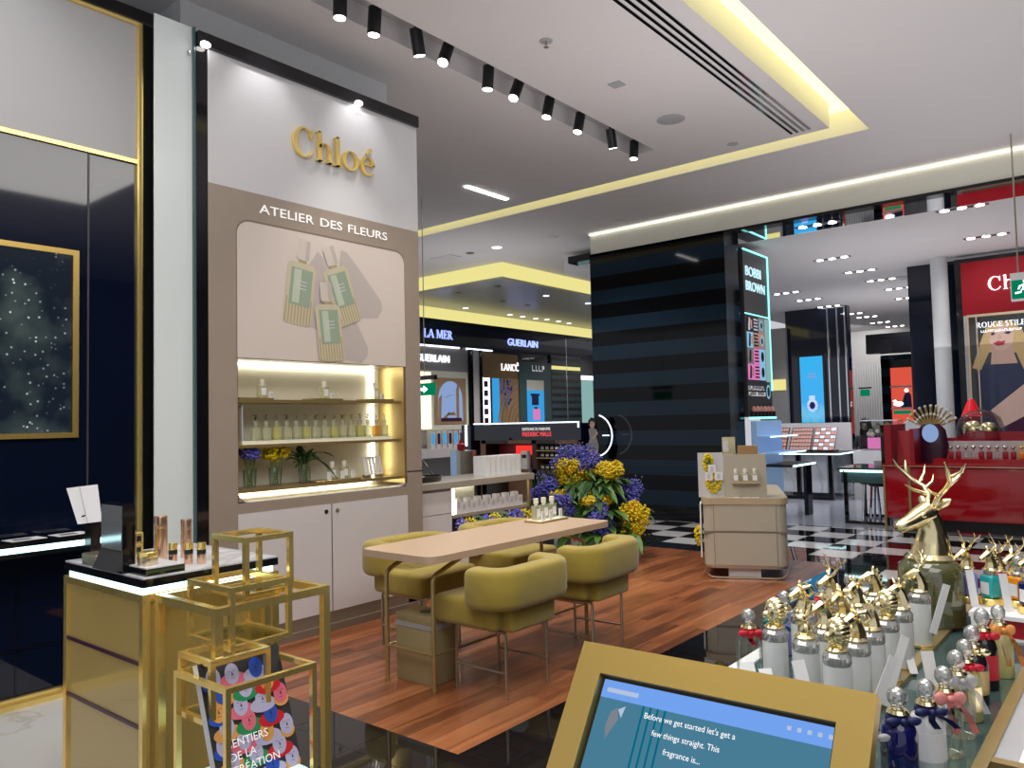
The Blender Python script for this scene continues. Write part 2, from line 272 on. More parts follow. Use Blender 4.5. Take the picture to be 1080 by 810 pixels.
def dup(src,loc,rz=0,label=None,group=None,scale=None):
    c=src.copy(); COL.objects.link(c); c.location=loc; c.rotation_euler=(0,0,rz)
    if scale: c.scale=scale if hasattr(scale,'__len__') else (scale,)*3
    if label: c['label']=label
    if group: c['group']=group
    for ch in src.children:
        d=ch.copy(); COL.objects.link(d); d.parent=c
        for g in ch.children: e=g.copy(); COL.objects.link(e); e.parent=d
    return c
G.update(mirror2=mat('silvered_mirror',(.42,.45,.46),.08,.6),cled3=emis('sign_white_blue',(.6,.92,1),1.1),hdr_grey=mat('header_grey',(.42,.42,.44),.4),raft=mat('glossy_raft',(.3,.3,.32),.25),khaki_liq=mat('olive_liquid',(.22,.2,.07),.2),pinkj=mat('pink_glass',(.75,.12,.25),.1),scr_blue=emis('screen_teal',(.065,.2,.3),1.0),scr_top=emis('screen_blue',(.17,.36,.85),1.0),scr_line=emis('screen_line',(.0,.14,.22),1),scr_lite=emis('screen_light',(.5,.6,.8),.9),scr_grey=emis('screen_grey',(.25,.28,.33),.8))
# ================================================================ SETTING
S=.445; fl=MB()
fl.add([(-3,-6,-.004),(27,-6,-.004),(27,14,-.004),(-3,14,-.004)],[(0,1,2,3)],4)
def cut(r,h):   # rectangle r minus rectangle h
    x0,y0,x1,y1=r; a,b,c,d=h
    a,c=max(a,x0),min(c,x1); b,d=max(b,y0),min(d,y1)
    if a>=c or b>=d: return [r]
    return [q for q in ((x0,y0,a,y1),(c,y0,x1,y1),(a,y0,c,b),(a,d,c,y1)) if q[2]-q[0]>1e-4 and q[3]-q[1]>1e-4]
WOOD=(2.624,2.517,8.2,5.1); MARB=(-3,2.962,1.9,5.1); GST=(10.9,-6,27,6.8)
for i in range(-27,42):
    for j in range(-20,27):
        x=8.6+S*i; y=2.517+S*j; rs=[(x+.0012,y+.0012,x+S-.0012,y+S-.0012)]
        if x>27 or x<-3: continue
        for h in (WOOD,MARB,GST): rs=[q for r in rs for q in cut(r,h)]
        w=(i+j)%2==0 and not (x<8.2 and (y>1.9 or x<4.5)) and x>4
        for r in rs: fl.add([(r[0],r[1],0),(r[2],r[1],0),(r[2],r[3],0),(r[0],r[3],0)],[(0,1,2,3)],1 if w else 0)
for r,m in ((WOOD,2),(MARB,3),(GST,5)): fl.add([(r[0],r[1],0),(r[2],r[1],0),(r[2],r[3],0),(r[0],r[3],0)],[(0,1,2,3)],m)
struct('floor',fl,['tileb','tilew','wood','marble','grey','floorg'])
b=MB()
for q in ((-3,2.473,8.354,4.16),(-3,4.45,8.354,14),(7.67,4.16,8.354,4.45)): b.box(q[0],q[1],4.5,q[2],q[3],4.76)
for q in ((-3,-6,8.666,2.167),(8.666,-6,10.6,14),(10.6,6.87,21,14)): b.box(q[0],q[1],4.5,q[2],q[3],4.82)
b.box(-3,4.16,4.66,7.67,4.45,4.7,1)
struct('ceiling',b,['ceil','grey'])
b=MB(); b.box(11.3,-6,4.13,27,8,4.4); struct('ceiling.001',b,'ceil')
b=MB().box(-3,2.1,4.76,8.7,2.5,4.8).box(8.34,2.5,4.76,8.7,14,4.8); struct('trim_1',b,'yslot')
b=MB().box(10.45,-6,4.16,10.62,6.87,4.5); struct('trim_2',b,'cream')
b=MB().tube([(10.425,-6,4.475),(10.425,6.87,4.475)],.012); struct('trim_3',b,'ctube')
b=MB().box(10.43,-6,4.12,10.62,6.87,4.16).box(10.43,6.87,4.08,10.7,7.3,4.19); struct('trim_4',b,'black')
b=MB().box(10.62,-6,4.13,11.3,4.6,4.17); struct('trim_5',b,'mirror')
# dropped glossy ceiling raft with glowing edges, far left
b=MB().box(11.15,9.32,4.2,21,12.75,4.5,0); struct('trim_6',b,'raft')
b=MB().box(11.1,9.27,4.24,11.16,12.8,4.5).box(11.1,9.27,4.24,21,9.33,4.5).box(11.3,12.84,3.95,21,12.88,4.22); struct('trim_7',b,'yled')
b=MB().box(2.67,5.09,0,4.56,5.6,4.5).box(-3,5.45,0,2.67,5.6,4.5); struct('wall_left',b,'wallg')
b=MB().box(11,12.9,0,21,13.1,4.5); struct('wall_back',b,'navy')
b=MB().box(-3,-6.2,0,27,-6,4.5); struct('wall_right_unseen',b,'blackm')  # unseen dark wall, added to keep reflections in the left display dark
b=MB().box(26,3,0,26.3,9,4.13,0).box(26,-6,0,26.3,3,4.13,1)
for k in range(34): b.box(25.97,6.4+.075*k,0,26,6.43+.075*k,3.05,2)
struct('wall_far',b,['greyp','blackm','grey'])
b=MB().box(10.43,4.597,0,10.93,6.874,4.16); struct('pillar_striped',b,'stripes')
b=MB().box(19.5,5.565,0,19.75,7.05,4.13)
for y in (5.6,5.78,6.0): b.box(19.46,y,0,19.5,y+.03,4.13,1)
struct('pillar_dark',b,['navy','chrome'])
b=MB().box(19.3,7.0,0,19.45,7.7,3.7).box(19.27,7.02,2.15,19.3,7.68,2.42,1); struct('wall_partition',b,['greyp','yled'])  # glowing yellow strip stands in for a reflection on the partition
b=MB().box(15.3,2.5,0,15.6,3.3,4.13); struct('pillar_plain',b,'navy')
b=MB().lathe([(.13,0),(.13,4.13)],(14.8,2.7,0),20); struct('pillar_round',b,'wallg')
b=MB().box(20,3.85,2.95,20.3,5.3,3.42); struct('beam_fascia',b,'tileb')
b=MB().box(21.5,4.3,0,21.8,5.36,3.0); struct('wall_screen',b,'stripes')
# ================================================================ CEILING FIXTURES
def canlight(label,loc,tx,ty):
    t=thing('track_spotlight',label,'spotlight',loc,0,'black spotlights in the ceiling track')
    d=Vector((tx,ty,-1)).normalized(); p=Vector((0,0,.09)); q=p+d*.2
    mk('lamp_body',MB().tube([p,q],.05,16),'blackm',t); m=MB().tube([q-d*.005,q+d*.004],.042,16); mk('lamp_face',m,'spot',t)
    mk('mount',MB().rod((0,0,.02),(0,0,.16),.012),'blackm',t)
    return t
tl=[(3.44,.0,.05),(3.76,0,.1),(4.17,.3,.1),(4.54,-.5,-.1),(5.04,0,.1),(5.46,-.5,.0),(5.93,-.2,.1),(6.45,-.2,.1),(7.0,.4,.1),(7.5,-.05,.05)]
nth=['first','second','third','fourth','fifth','sixth','seventh','eighth','ninth','tenth','eleventh','twelfth','thirteenth','fourteenth','fifteenth','sixteenth']
for i,(x,a,c) in enumerate(tl): canlight(f'black cylinder spotlight, {nth[i]} from the near end of the ceiling track',(x,4.31,4.5),a,c)
b=MB()
for k in range(4): b.box(3,2.63+.062*k,4.493,8.24,2.655+.062*k,4.502)
tag(mk('linear_air_diffuser',b,'black'),'long black four-slot air diffuser set in the grey ceiling panel','air vent')
t=thing('sprinkler_head','chrome sprinkler head hanging from the ceiling panel','sprinkler',(4.865,3.56,4.501))
mk('escutcheon',MB().lathe([(.05,-.008),(.055,0)],n=20),'grey',t); mk('deflector',MB().rod((0,0,-.05),(0,0,0),.008).lathe([(.02,-.055),(.02,-.05)]),'steel',t)
def disc(name,label,cat,loc,r,m,group=None,sq=0):
    b=MB().box(-r,-r,-.006,r,r,0) if sq else MB().lathe([(r*.9,-.008),(r,-.003),(r,0)],n=24)
    return tag(at(mk(name,b,m),loc),label,cat,group)
disc('ceiling_speaker','round grey speaker grille in the ceiling panel beside the long air diffuser','speaker',(7.0,3.6,4.5),.14,'grey')
disc('smoke_detector','small square grey sensor plate in the ceiling between sprinkler and speaker','sensor',(5.93,3.57,4.5),.06,'grey',sq=1)
disc('smoke_detector','small round grey sensor at the far end of the ceiling panel','sensor',(8.1,3.43,4.5),.06,'grey')
for loc,l in (((10.06,6.1,4.5),'round recessed downlight in front of the striped pillar'),((10.19,7.42,4.5),'small dark recessed downlight left of the striped pillar')): disc('recessed_downlight',l,'downlight',loc,.09,'lgrey','round recessed downlights')
disc('recessed_downlight','lit round downlight beyond the yellow ceiling strip','downlight',(10.12,8.56,4.5),.09,'pil','round recessed downlights')
disc('dome_camera','small dark dome camera beyond the yellow ceiling strip','camera',(10.12,9.18,4.502),.08,'blackm')
tag(mk('ceiling_access_panel',MB().box(9.95,9.5,4.49,10.25,10.0,4.4995),'lgrey'),'flat grey access panel in the ceiling beyond the yellow strip','panel')
tag(mk('linear_ceiling_light',MB().box(7.2,6.55,4.485,8.0,6.6,4.4995),'spot'),'thin white linear light in the ceiling right of the tall display','light')
trd=[(11.73,9.92),(11.73,11.0),(13.3,11.09),(13.38,9.96),(14.16,11.07),(14.97,9.95),(13.41,12.34),(15.07,12.36),(15.59,12.37),(16.14,12.37),(16.52,12.29),(17.07,12.31),(17.63,12.36)]
for i,(x,y) in enumerate(trd): disc('raft_downlight',f'small downlight in the glossy dropped ceiling, {nth[i]} counted from the near corner','downlight',(x,y,4.2),.07,'blackm' if i in(0,1,2,4) else 'pil','downlights in the dropped ceiling')
# triple downlights in the lower ceiling
t0=None
td=[(10.95,3.46),(11.39,1.78),(13.5,4.05),(13.5,1.81),(15.08,4.04),(16.37,4.0),(17.77,4.0),(19.4,4.18),(16.56,5.94),(17.9,5.92),(19.38,5.94),(21.3,5.96),(22.3,5.85),(23.97,5.94),(25.39,5.88)]
for i,(x,y) in enumerate(td):
    l=('triple downlight in the mirrored soffit, '+('nearer the striped pillar' if i==0 else 'above the red sign wall')) if i<2 else f'black slot of three lamps in the lower ceiling, {nth[i-2]} from the near side'
    if t0 is None:
        t0=thing('slot_downlight',l,'downlight',(x,y,4.13),0,'triple slot downlights in the lower ceiling')
        mk('slot_frame',MB().box(-.06,-.3,-.004,.06,.3,.0),'blackm',t0)
        for k in (-1,0,1): mk('lamp',MB().lathe([(.055,-.009),(.055,-.004)],(0,k*.2,0),14),'spot',t0)
    else: dup(t0,(x,y,4.13),0,l)
disc('air_grille','small dark slatted air grille in the lower ceiling','air vent',(16.46,3.5,4.13),.22,'grey',sq=1)
# hanging exit sign on the right
def run_man(b,cx,cy,s,z,mi):   # running figure pictogram
    b.ell(cx+.05*s,cy+.4*s,.1*s,.1*s,z,mi)
    for p in ([(-.02,.28),(.12,.28),(.08,-.02),(-.1,-.02)],[(.02,.26),(.3,.16),(.28,.08),(0,.16)],[(.0,.28),(-.24,.2),(-.3,0),(-.22,0),(-.16,.14),(0,.18)],[(.08,0),(.24,-.14),(.2,-.4),(.1,-.4),(.13,-.18),(-.06,-.04)],[(-.1,.02),(-.14,-.2),(-.42,-.24),(-.42,-.14),(-.2,-.12),(-.0,.02)]): b.pg([(cx+x*s,cy+y*s) for x,y in p],z,mi)
t=thing('exit_sign','green running-man exit sign hanging in front of the red sign wall','exit sign',(9.9,.75,2.68))
b=MB().box(-.03,-.4,0,.03,.375,.3); mk('housing',b,'lgrey',t)
b=MB(); b.M=MX(-.032,0,0); b.rect(-.365,.02,.4,.22,0,0); run_man(b,-.25,.12,.2,.002,1); b.pg([(-.02,.1),(.16,.1),(.16,.06),(.26,.125),(.16,.19),(.16,.15),(-.02,.15)],.002,1); mk('sign_face',b,['green','pil'],t)
mk('suspension_rod',MB().rod((0,.3,.3),(0,.3,1.82),.009).rod((0,-.3,.3),(0,-.3,1.82),.009),'steel',t)
t=thing('exit_sign','small green exit sign hanging beside the tall perfume display','exit sign',(7.2,7.4,1.88))
b=MB().box(-.02,-.2,.0,.02,.2,.16).box(-.03,-.22,.2,.03,.22,.26,1); mk('housing',b,['green','black'],t)
b=MB(); b.M=MX(-.022,0,0); b.pg([(-.12,.06),(.02,.06),(.02,.03),(.1,.08),(.02,.13),(.02,.1),(-.12,.1)],.002,0); run_man(b,-.15,.08,.13,.002,0); mk('arrow',b,'pil',t)
mk('suspension_rod',MB().rod((0,.12,.26),(0,.12,2.62),.006).rod((0,-.02,.26),(0,-.02,2.62),.006),'steel',t)
# ================================================================ TALL PERFUME DISPLAY
tw=thing('perfume_display_tower','tall taupe and white perfume display with gold lettering and lit shelf niche','display',(2.6,4.75,0))
W=1.985
mk('frame',MB().box(0,0,0,.078,.33,4.03).box(0,-.03,4.03,W,.33,4.12),'black',tw)
b=MB().box(.078,.0,3.131,W,.33,4.03); hp=mk('header_panel',b,'white',tw)
b=MB(); b.M=MY(.727,-.002,3.485); serif(b,'Chloé',0,0,.215,0,.03,0,.02); mk('lettering',b,'gold',hp)
b=MB().box(.078,0,2.92,W,.33,3.131).box(.078,0,.93,.285,.33,2.92).box(1.815,0,1.11,W,.33,2.92).box(1.815,0,0,W,.33,1.12).box(.285,0,.93,1.815,.33,1.0).box(.078,0,.14,.285,.33,.93)
def fillet(b,cx,cz,r,qx,qz):   # rounded inner corner
    b.M=MY(0,.33,0); n=6
    for i in range(n):
        a0,a1=PI/2*i/n,PI/2*(i+1)/n
        b.ext([(cx+qx*r,cz+qz*r),(cx+qx*r*cos(a0),cz+qz*r*sin(a0)),(cx+qx*r*cos(a1),cz+qz*r*sin(a1))][::1 if qx*qz>0 else -1],0,.33)
    b.M=None
fillet(b,.375,1.09,.09,-1,-1); fillet(b,1.725,1.09,.09,1,-1); b.box(.285,.002,1.98,1.815,.33,2.92)
fs=mk('fascia',b,'taupe',tw)
wl=[]
for w_ in ('ATELIER','DES','FLEURS'):
    b=MB(); b.text(w_,0,0,.066); wl.append(max(v[0] for v in b.v))
q=(1.175-.1)/sum(wl); x=.46
for w_,l_ in zip(('ATELIER','DES','FLEURS'),wl): b=MB(); b.M=MY(x,-.001,3.0); b.text(w_,0,0,.066,0,.002,0,wide=q); mk('lettering',b,'txtw',fs); x+=l_*q+.05
# poster : rounded top corners, three printed bottles with long shadows
def rrect(x0,y0,x1,y1,r,corners=(1,1,1,1),n=6):
    o=[]
    for (cx,cy,a,k) in ((x1-r,y1-r,0,0),(x0+r,y1-r,90,1),(x0+r,y0+r,180,2),(x1-r,y0+r,270,3)):
        if corners[k]: o+=[(cx+r*cos(R(a+90*i/n)),cy+r*sin(R(a+90*i/n))) for i in range(n+1)]
        else: o.append(((x1,y1),(x0,y1),(x0,y0),(x1,y0))[k])
    return o
b=MB(); b.M=MY(0,-.004,0); b.ext(rrect(.281,1.976,1.819,2.934,.1,(1,1,0,0)),-.003,-.001,9); b.ext(rrect(.285,1.98,1.815,2.92,.095,(1,1,0,0)),-.001,0,0)
def pbottle(cx,cy,ang,s,z,sh=0):
    c,sn=cos(R(ang)),sin(R(ang)); f=lambda P:[(cx+(x*c-y*sn)*s,cy+(x*sn+y*c)*s) for x,y in P]
    if sh: b.pg(f([(.1,-.3),(.34,-.36),(.42,-.3),(.44,-.22),(.28,.14),(.2,.3),(.14,.34),(.06,.2)]),z,1); return
    b.pg(f(rrect(-.14,-.32,.14,.2,.05)),z+.0004,2)
    for k in range(9): b.pg(f(rc(-.125+.03*k,-.31,-.113+.03*k,-.1)[0]),z+.0008,5)
    b.pg(f(rc(-.1,-.16,.11,.15)[0]),z+.0012,3); b.pg(f(rc(-.07,-.14,.0,.14)[0]),z+.0014,4)
    for k in range(3): b.pg(f(rc(-.04,.03*k-.02,.06,.03*k-.012)[0]),z+.0016,6)
    b.pg(f(rc(-.04,.2,.04,.235)[0]),z+.0008,5); b.pg(f(rrect(-.065,.225,.065,.4,.02)),z+.0012,7); b.pg(f(rc(.02,.23,.06,.395)[0]),z+.0014,1)
PB=((.79,2.52,-7,.88),(1.15,2.54,20,.84),(1.04,2.25,6,.82))
for i,q in enumerate(PB): pbottle(*q,.0003+.0002*i,1)
for i,q in enumerate(PB): pbottle(*q,.0015+.003*i)
mk('poster',b,['poster','shade','pbot','sagel','sagem','pbotd','white','pcap','black','taupe_dk'],tw)
b=MB().box(.285,.31,1.0,1.815,.33,1.98,0).box(.285,.0,1.0,.29,.31,1.98,1).box(1.79,.0,1.03,1.815,.31,1.98,1).box(.29,0,1.0,1.8,.31,1.008,0)
mk('niche_lining',b,['cream','brass'],tw)
b=MB(); b.M=MY(0,.29,0); b.ext(rc(.29,1.955,1.72,1.975)[0],0,.012); b.ext(rc(1.69,1.13,1.712,1.975)[0],0,.012); b.ext(rc(.34,1.012,1.62,1.032)[0],0,.012)
for i in range(5):
    a0,a1=-PI/2+PI/2*i/5,-PI/2+PI/2*(i+1)/5; cx,cy=1.612,1.112
    b.ext([(cx+.1*cos(a),cy+.1*sin(a)) for a in (a0,a1)]+[(cx+.08*cos(a),cy+.08*sin(a)) for a in (a1,a0)],0,.012)
mk('led_strip',b,'wled',tw)
for z in (1.698,1.388,1.085): 
    sh=mk('shelf',MB().box(.295,.03,z-.022,1.785,.31,z),'brass',tw)
for x in (.45,1.06,1.58): mk('shelf_riser',MB().box(x-.12,.05,1.698,x+.15,.2,1.712),'brass',tw)
for x0,x1 in ((.285,1.046),(1.056,1.815)):
    d=mk('cabinet_door',MB().box(x0,-.004,.142,x1,.02,.928),'lilac',tw)
    kx=1.0 if x0<.5 else 1.1; l=MB(); l.M=MY(kx,-.004,.875); l.lathe([(.016,0),(.016,.006)],n=14); mk('lock',l,'blackm' if x0<.5 else 'steel',d)
mk('door_gap',MB().box(1.044,.0,.142,1.058,.03,.928),'blackm',tw)
mk('plinth',MB().box(0,0,0,1.99,.33,.14).box(.05,-.02,.0,1.99,.0,.055),'taupe_dk',tw)
for x in (.045,1.33): 
    mk('accent_lamp',MB().ball((x,-.035,4.035),(.035,.03,.02)),'spot',tw)
# niche goods
TX,TY=2.6,4.75
def cap_bottle(name,label,loc,w,d,h,jm,group,cat='perfume bottle',capm='cream',sq=True,label_m=None,neck=.3,capr=.3):
    t=thing(name,label,cat,loc,0,group); bh=h*.66
    if sq: mk('body',MB().rbox(-w/2,-d/2,0,w/2,d/2,bh,min(w,d)*.14,2),jm,t)
    else: mk('body',MB().lathe([(w*.44,0),(w*.5,.006),(w*.5,bh*.9),(w*.36,bh)],n=16),jm,t)
    mk('cap',MB().lathe([(w*capr*.75,bh),(w*capr*.75,bh+.1*h),(w*capr,bh+.1*h),(w*capr,h)],n=14),capm,t)
    if label_m: mk('paper_label',MB().box(-w*.32,-d/2-.0015,bh*.22,w*.32,-d/2,bh*.8),label_m,t)
    return t
nb=None
for x,l in ((.55,'left end of the top lit shelf'),(1.09,'middle of the top lit shelf'),(1.585,'right end of the top lit shelf')):
    lab='pale square perfume bottle with cream cap on riser, '+l
    nb=cap_bottle('perfume_bottle',lab,(TX+x,TY+.12,1.713),.062,.045,.135,'juice','bottles on the top lit shelf',label_m='cardw') if nb is None else dup(nb,(TX+x,TY+.12,1.713),0,lab)
    tag(at(mk('scent_card',MB().box(-.018,-.01,0,.018,.0,.045).box(-.012,-.0105,.012,.012,-.01,.034,1),['cardw','lgrey']),(TX+x+.065,TY+.11,1.713),.25),'small white scent card beside the bottle, '+l,'card','scent cards on the top lit shelf')
rk=thing('tester_rack','clear stepped rack holding the row of scent testers','rack',(TX+.35,TY+.05,1.388))
mk('base',MB().box(0,0,0,1.35,.15,.025),'cream',rk); mk('end_panel',MB().box(0,0,.025,.006,.15,.27),'lgrey',rk); mk('front_rail',MB().box(.1,-.004,.026,1.33,0,.045),'clear',rk)
tb=None
for i in range(15):
    lab=f'small tester bottle with flower sprig, {nth[i]} from the left on the middle shelf' if i<15 else ''
    loc=(TX+.49+.0845*i,TY+.11,1.414)
    tb0=cap_bottle('tester_bottle',lab,loc,.058,.04,.135,['juice','juice','juicey'][i%3] if i<13 else 'juiceo' if i==13 else 'juice','testers on the middle shelf','tester',capm='juice',neck=.2) 
    h=.17; b=MB().rod((0,0,.1),(.004*(i%3-1),0,h),.0018,5)
    for k in range(7 if i%3 else 12): a=random.uniform(0,2*PI); b.leafp((0,0,h-.012*(k%3)),(cos(a),sin(a),.6),random.uniform(.015,.035),.012,0,.1,2)
    mk('flower_sprig',b,['leaf','stem','taupe_dk'][i%3],tb0)
def bloom_cluster(c,r,n,rad,mats,seedn,flat=1):
    rnd=random.Random(seedn); b=MB()
    hubs=[(Vector((rnd.gauss(0,1),rnd.gauss(0,1),rnd.gauss(0,1))).normalized()*.62,rnd.uniform(.42,.62)) for _ in range(9)]+[(Vector((0,0,0)),.6)]
    for k in range(n):
        while 1:
            p=Vector((rnd.uniform(-1,1),rnd.uniform(-1,1),rnd.uniform(-1,1)))
            if .25<p.length<1: break
        p=p.normalized()*(p.length**.5)
        if n>200: hb,hr=hubs[k%10]; p=hb+p*hr
        q=(c[0]+p.x*r[0],c[1]+p.y*r[1],c[2]+p.z*r[2]); s=rad*rnd.uniform(.6,1.25); mi=0 if rnd.random()<.86 or mats==1 else 1
        vs=[(q[0]+s*x,q[1]+s*y,q[2]+s*z) for x,y,z in ((1,0,0),(-1,0,0),(0,1,0),(0,-1,0),(0,0,1),(0,0,-1))]
        b.add(vs,[(0,2,4),(2,1,4),(1,3,4),(3,0,4),(2,0,5),(1,2,5),(3,1,5),(0,3,5)],mi)
    return b
def stuff(o): o['kind']='stuff'; return o
for x,cm,l,sd in ((.455,'blue','clear glass vase of blue flowers on the bottom lit shelf',1),(.66,'yellow','clear glass vase of yellow blooms on the bottom lit shelf',2),(.91,'leaf','clear glass vase of dark green leaves on the bottom lit shelf',3)):
    t=thing('flower_vase',l,'vase',(TX+x,TY+.13,1.086),0,'flower vases on the bottom lit shelf')
    mk('glass_vessel',MB().lathe([(.035,.004),(.042,.008),(.048,.13),(.046,.13),(.04,.01)],n=18),'clear',t)
    b=MB()
    for k in range(8): a=k*.8; b.rod((.02*cos(a+2),.02*sin(a+2),.01),(.04*cos(a),.04*sin(a),.2),.003,5)
    mk('stems',b,'stem',t)
    if cm!='leaf': stuff(mk('blossoms',bloom_cluster((0,0,.235),(.1,.075,.065),330,.0105,2,sd),[cm,'violet' if cm=='blue' else 'leaf2'],t))
    else:
        b=MB(); rr=random.Random(5)
        for k in range(44): a=rr.uniform(0,2*PI); b.leafp((.03*cos(a*3),.02,.14+.06*rr.random()),(cos(a),.5*sin(a),rr.uniform(.1,1.5)),rr.uniform(.09,.15),.055,k%2,.3)
        b.leafp((.05,-.03,.19),(1,-.1,-.3),.22,.05,0,.5); b.leafp((.05,-.03,.22),(1,0,.25),.2,.05,0,.4)
        stuff(mk('leaves',b,['leaf','leaf2'],t))
tag(at(mk('display_tray',MB().rbox(0,0,0,.42,.16,.012,.003,1),'brass'),(TX+.96,TY+.05,1.086)),'thin brass tray under two bottles on the bottom lit shelf','tray')
for x,l in ((1.16,'left of the pair on the brass tray'),(1.275,'right of the pair on the brass tray')):
    dup(nb,(TX+x,TY+.13,1.099),0,'square perfume bottle with label, '+l,'bottles on the brass tray')
for x,l in ((1.1,'left'),(1.225,'middle'),(1.325,'right')): tag(at(mk('scent_card',MB().box(-.022,-.006,0,.022,0,.06).ext([(-.012,.01),(.012,.01),(.012,.05),(-.012,.05)],0,.001),'cardw'),(TX+x,TY+.09,1.099),.2),f'small printed scent card, {l} one on the brass tray','card','scent cards on the brass tray')
t=thing('slotted_card_stand','white slotted stand leaning back at the right of the bottom lit shelf','stand',(TX+1.575,TY+.12,1.086))
b=MB(); b.M=Matrix.Rotation(R(-14),4,'X')
b.box(-.095,0,.02,.095,.012,.035).box(-.095,0,.155,.095,.012,.17)
for k in range(6): b.box(-.095+.0345*k,0,.035,-.078+.0345*k,.012,.155)
mk('slotted_board',b,'cardw',t); mk('foot',MB().box(-.07,-.02,0,-.055,.07,.022).box(.055,-.02,0,.07,.07,.022),'brass',t)
G.update(cobalt_p=mat('book_blue',(.03,.09,.5),.4),red_p=mat('book_red',(.6,.02,.03),.4),green_p=mat('book_green',(.02,.28,.1),.4),orange_p=mat('book_orange',(.75,.36,.1),.4),lilac_p=mat('book_lilac',(.5,.48,.7),.4),pinkish_p=mat('book_pink',(.75,.16,.24),.4),copper=mat('rose_gold',(.72,.47,.32),.25,.9),orangish=mat('deep_yellow',(.7,.36,.0),.6))
# ================================================================ BLACK COSMETICS WALL UNIT (left)
wu=thing('cosmetics_wall_display','glossy black cosmetics wall display trimmed in gold at the left edge','display',(0,4.91,0))
X0=-.6
mk('frame',MB().box(2.312,-.03,0,2.384,.18,4.19).box(X0,-.03,4.11,2.312,.18,4.19),'black',wu)
mk('gold_trim',MB().box(2.282,-.02,.03,2.312,.18,4.11).box(X0,-.02,4.085,2.282,.0,4.11).box(X0,-.015,3.19,2.282,.0,3.215),'gold',wu)
mk('header_panel',MB().box(X0,0.0,3.21,2.282,.18,4.09),'hdr_grey',wu)
mk('gloss_panel',MB().box(X0,.0,.03,1.99,.18,3.19).box(2.0,.004,.03,2.282,.18,3.19),'navy',wu)
mk('seam',MB().box(1.99,-.004,.9,2.0,.1,3.19),'char',wu)
s=mk('screen',MB().box(X0,-.012,1.5,1.9,.0,2.545),'stars',wu)
mk('screen_frame',MB().box(X0,-.022,2.545,1.937,.0,2.577).box(X0,-.022,1.47,1.937,.0,1.5).box(1.903,-.022,1.5,1.937,.0,2.545),'goldb',s)
mk('counter_ledge',MB().box(X0,-.25,.9,2.06,0,.925).box(X0,-.23,.84,2.04,0,.868),'black',wu)
mk('led_strip',MB().box(X0,-.24,.868,2.05,-.01,.9),'cled',wu)
mk('drawer_line',MB().box(X0,-.004,.58,2.28,.0,.59).box(X0,-.004,.3,2.28,0,.31).box(1.62,-.004,.03,1.63,0,.84),'black',wu)
mk('base_plinth',MB().box(X0,-.06,0,2.384,.0,.03).box(X0,-.03,.03,2.384,0,.055),'gold',wu)
for x,l in ((1.35,'left'),(1.62,'middle'),(1.85,'right')):
    tag(at(mk('sample_leaflet',MB().box(-.09,-.06,0,.09,.06,.002,0).box(-.06,-.03,.002,.03,.02,.0026,1),['cardw','txtb']),(x,4.78,.925),.1),f'flat printed leaflet on the lit black ledge, {l} one','leaflet','leaflets on the black ledge')
g=MB().box(2.335,4.78,0,2.585,4.79,4.15); g=mk('glass_divider',g,'pane'); tag(g,'tall pale frosted glass panel between the two displays','glass panel')
mk('polished_edge',MB().box(2.585,4.755,0,2.599,4.79,4.15),'tealedge',g); mk('clip',MB().cyl((2.56,4.775,3.95),.012,.03),'chrome',g)
# ================================================================ GOLD DISPLAY TABLE
gt=thing('gold_display_table','gold framed display table with bronze glass sides and lit black top','table',(1.364,2.46,0))
w=.028; b=MB()
def frame(b,x0,y0,z0,x1,y1,z1,w,mi=0,parts='btv'):
    h=w/2
    for z,k in ((z0,'b'),(z1,'t')):
        if k in parts:
            for y in (y0,y1): b.box(x0-h,y-h,z-h,x1+h,y+h,z+h,mi)
            for x in (x0,x1): b.box(x-h,y0+h,z-h,x+h,y1-h,z+h,mi)
    za=z0+h if 'b' in parts else z0; zb=z1-h
    for x in (x0,x1):
        for y in (y0,y1): b.box(x-h,y-h,za,x+h,y+h,zb,mi)
    return b
mk('frame',frame(MB(),.014,.436,.015,.56,1.11,.886,w),'gold',gt)
mk('side_panel',MB().box(.01,.45,.03,.014,1.1,.872),'amber',gt); mk('front_panel',MB().box(.03,.43,.03,.545,.434,.872),'amber',gt)
mk('back_panel',MB().box(.03,1.105,.03,.545,1.11,.872).box(.555,.45,.03,.56,1.1,.872),'amber',gt)
for z in (.415,.645): sh=mk('shelf',MB().box(.02,.45,z-.004,.54,1.1,z+.004,0),'amber',gt); mk('shelf_edge',MB().box(.004,.45,z-.007,.02,1.1,z+.007),'plum',sh)
mk('top_slab',MB().box(0,.42,.925,.57,1.12,.955,0).box(.004,.424,.955,.566,1.116,.961,1),['black','marblew'],gt)
mk('led_strip',MB().box(.015,.435,.9,.555,1.105,.925),'cled',gt)
e=frame(MB(),.05,0,.015,.49,.39,.886,w,0,'t'); e.box(.064,-.014,.0,.476,.014,.028).box(.476,.014,0,.504,.376,.028)
mk('extension_frame',e,'gold',gt)
tag(at(mk('ribbed_reflection',MB().lathe([(.07,0)]+[(.1+.006*(k%2),.01+.012*k) for k in range(16)]+[(.08,.2),(.07,.2)],n=24),'gpot'),(1.62,3.1,.03)),'ribbed gold shape added for a reflection in the bronze glass of the display table','reflection')  # solid shape added in place of a gold reflection
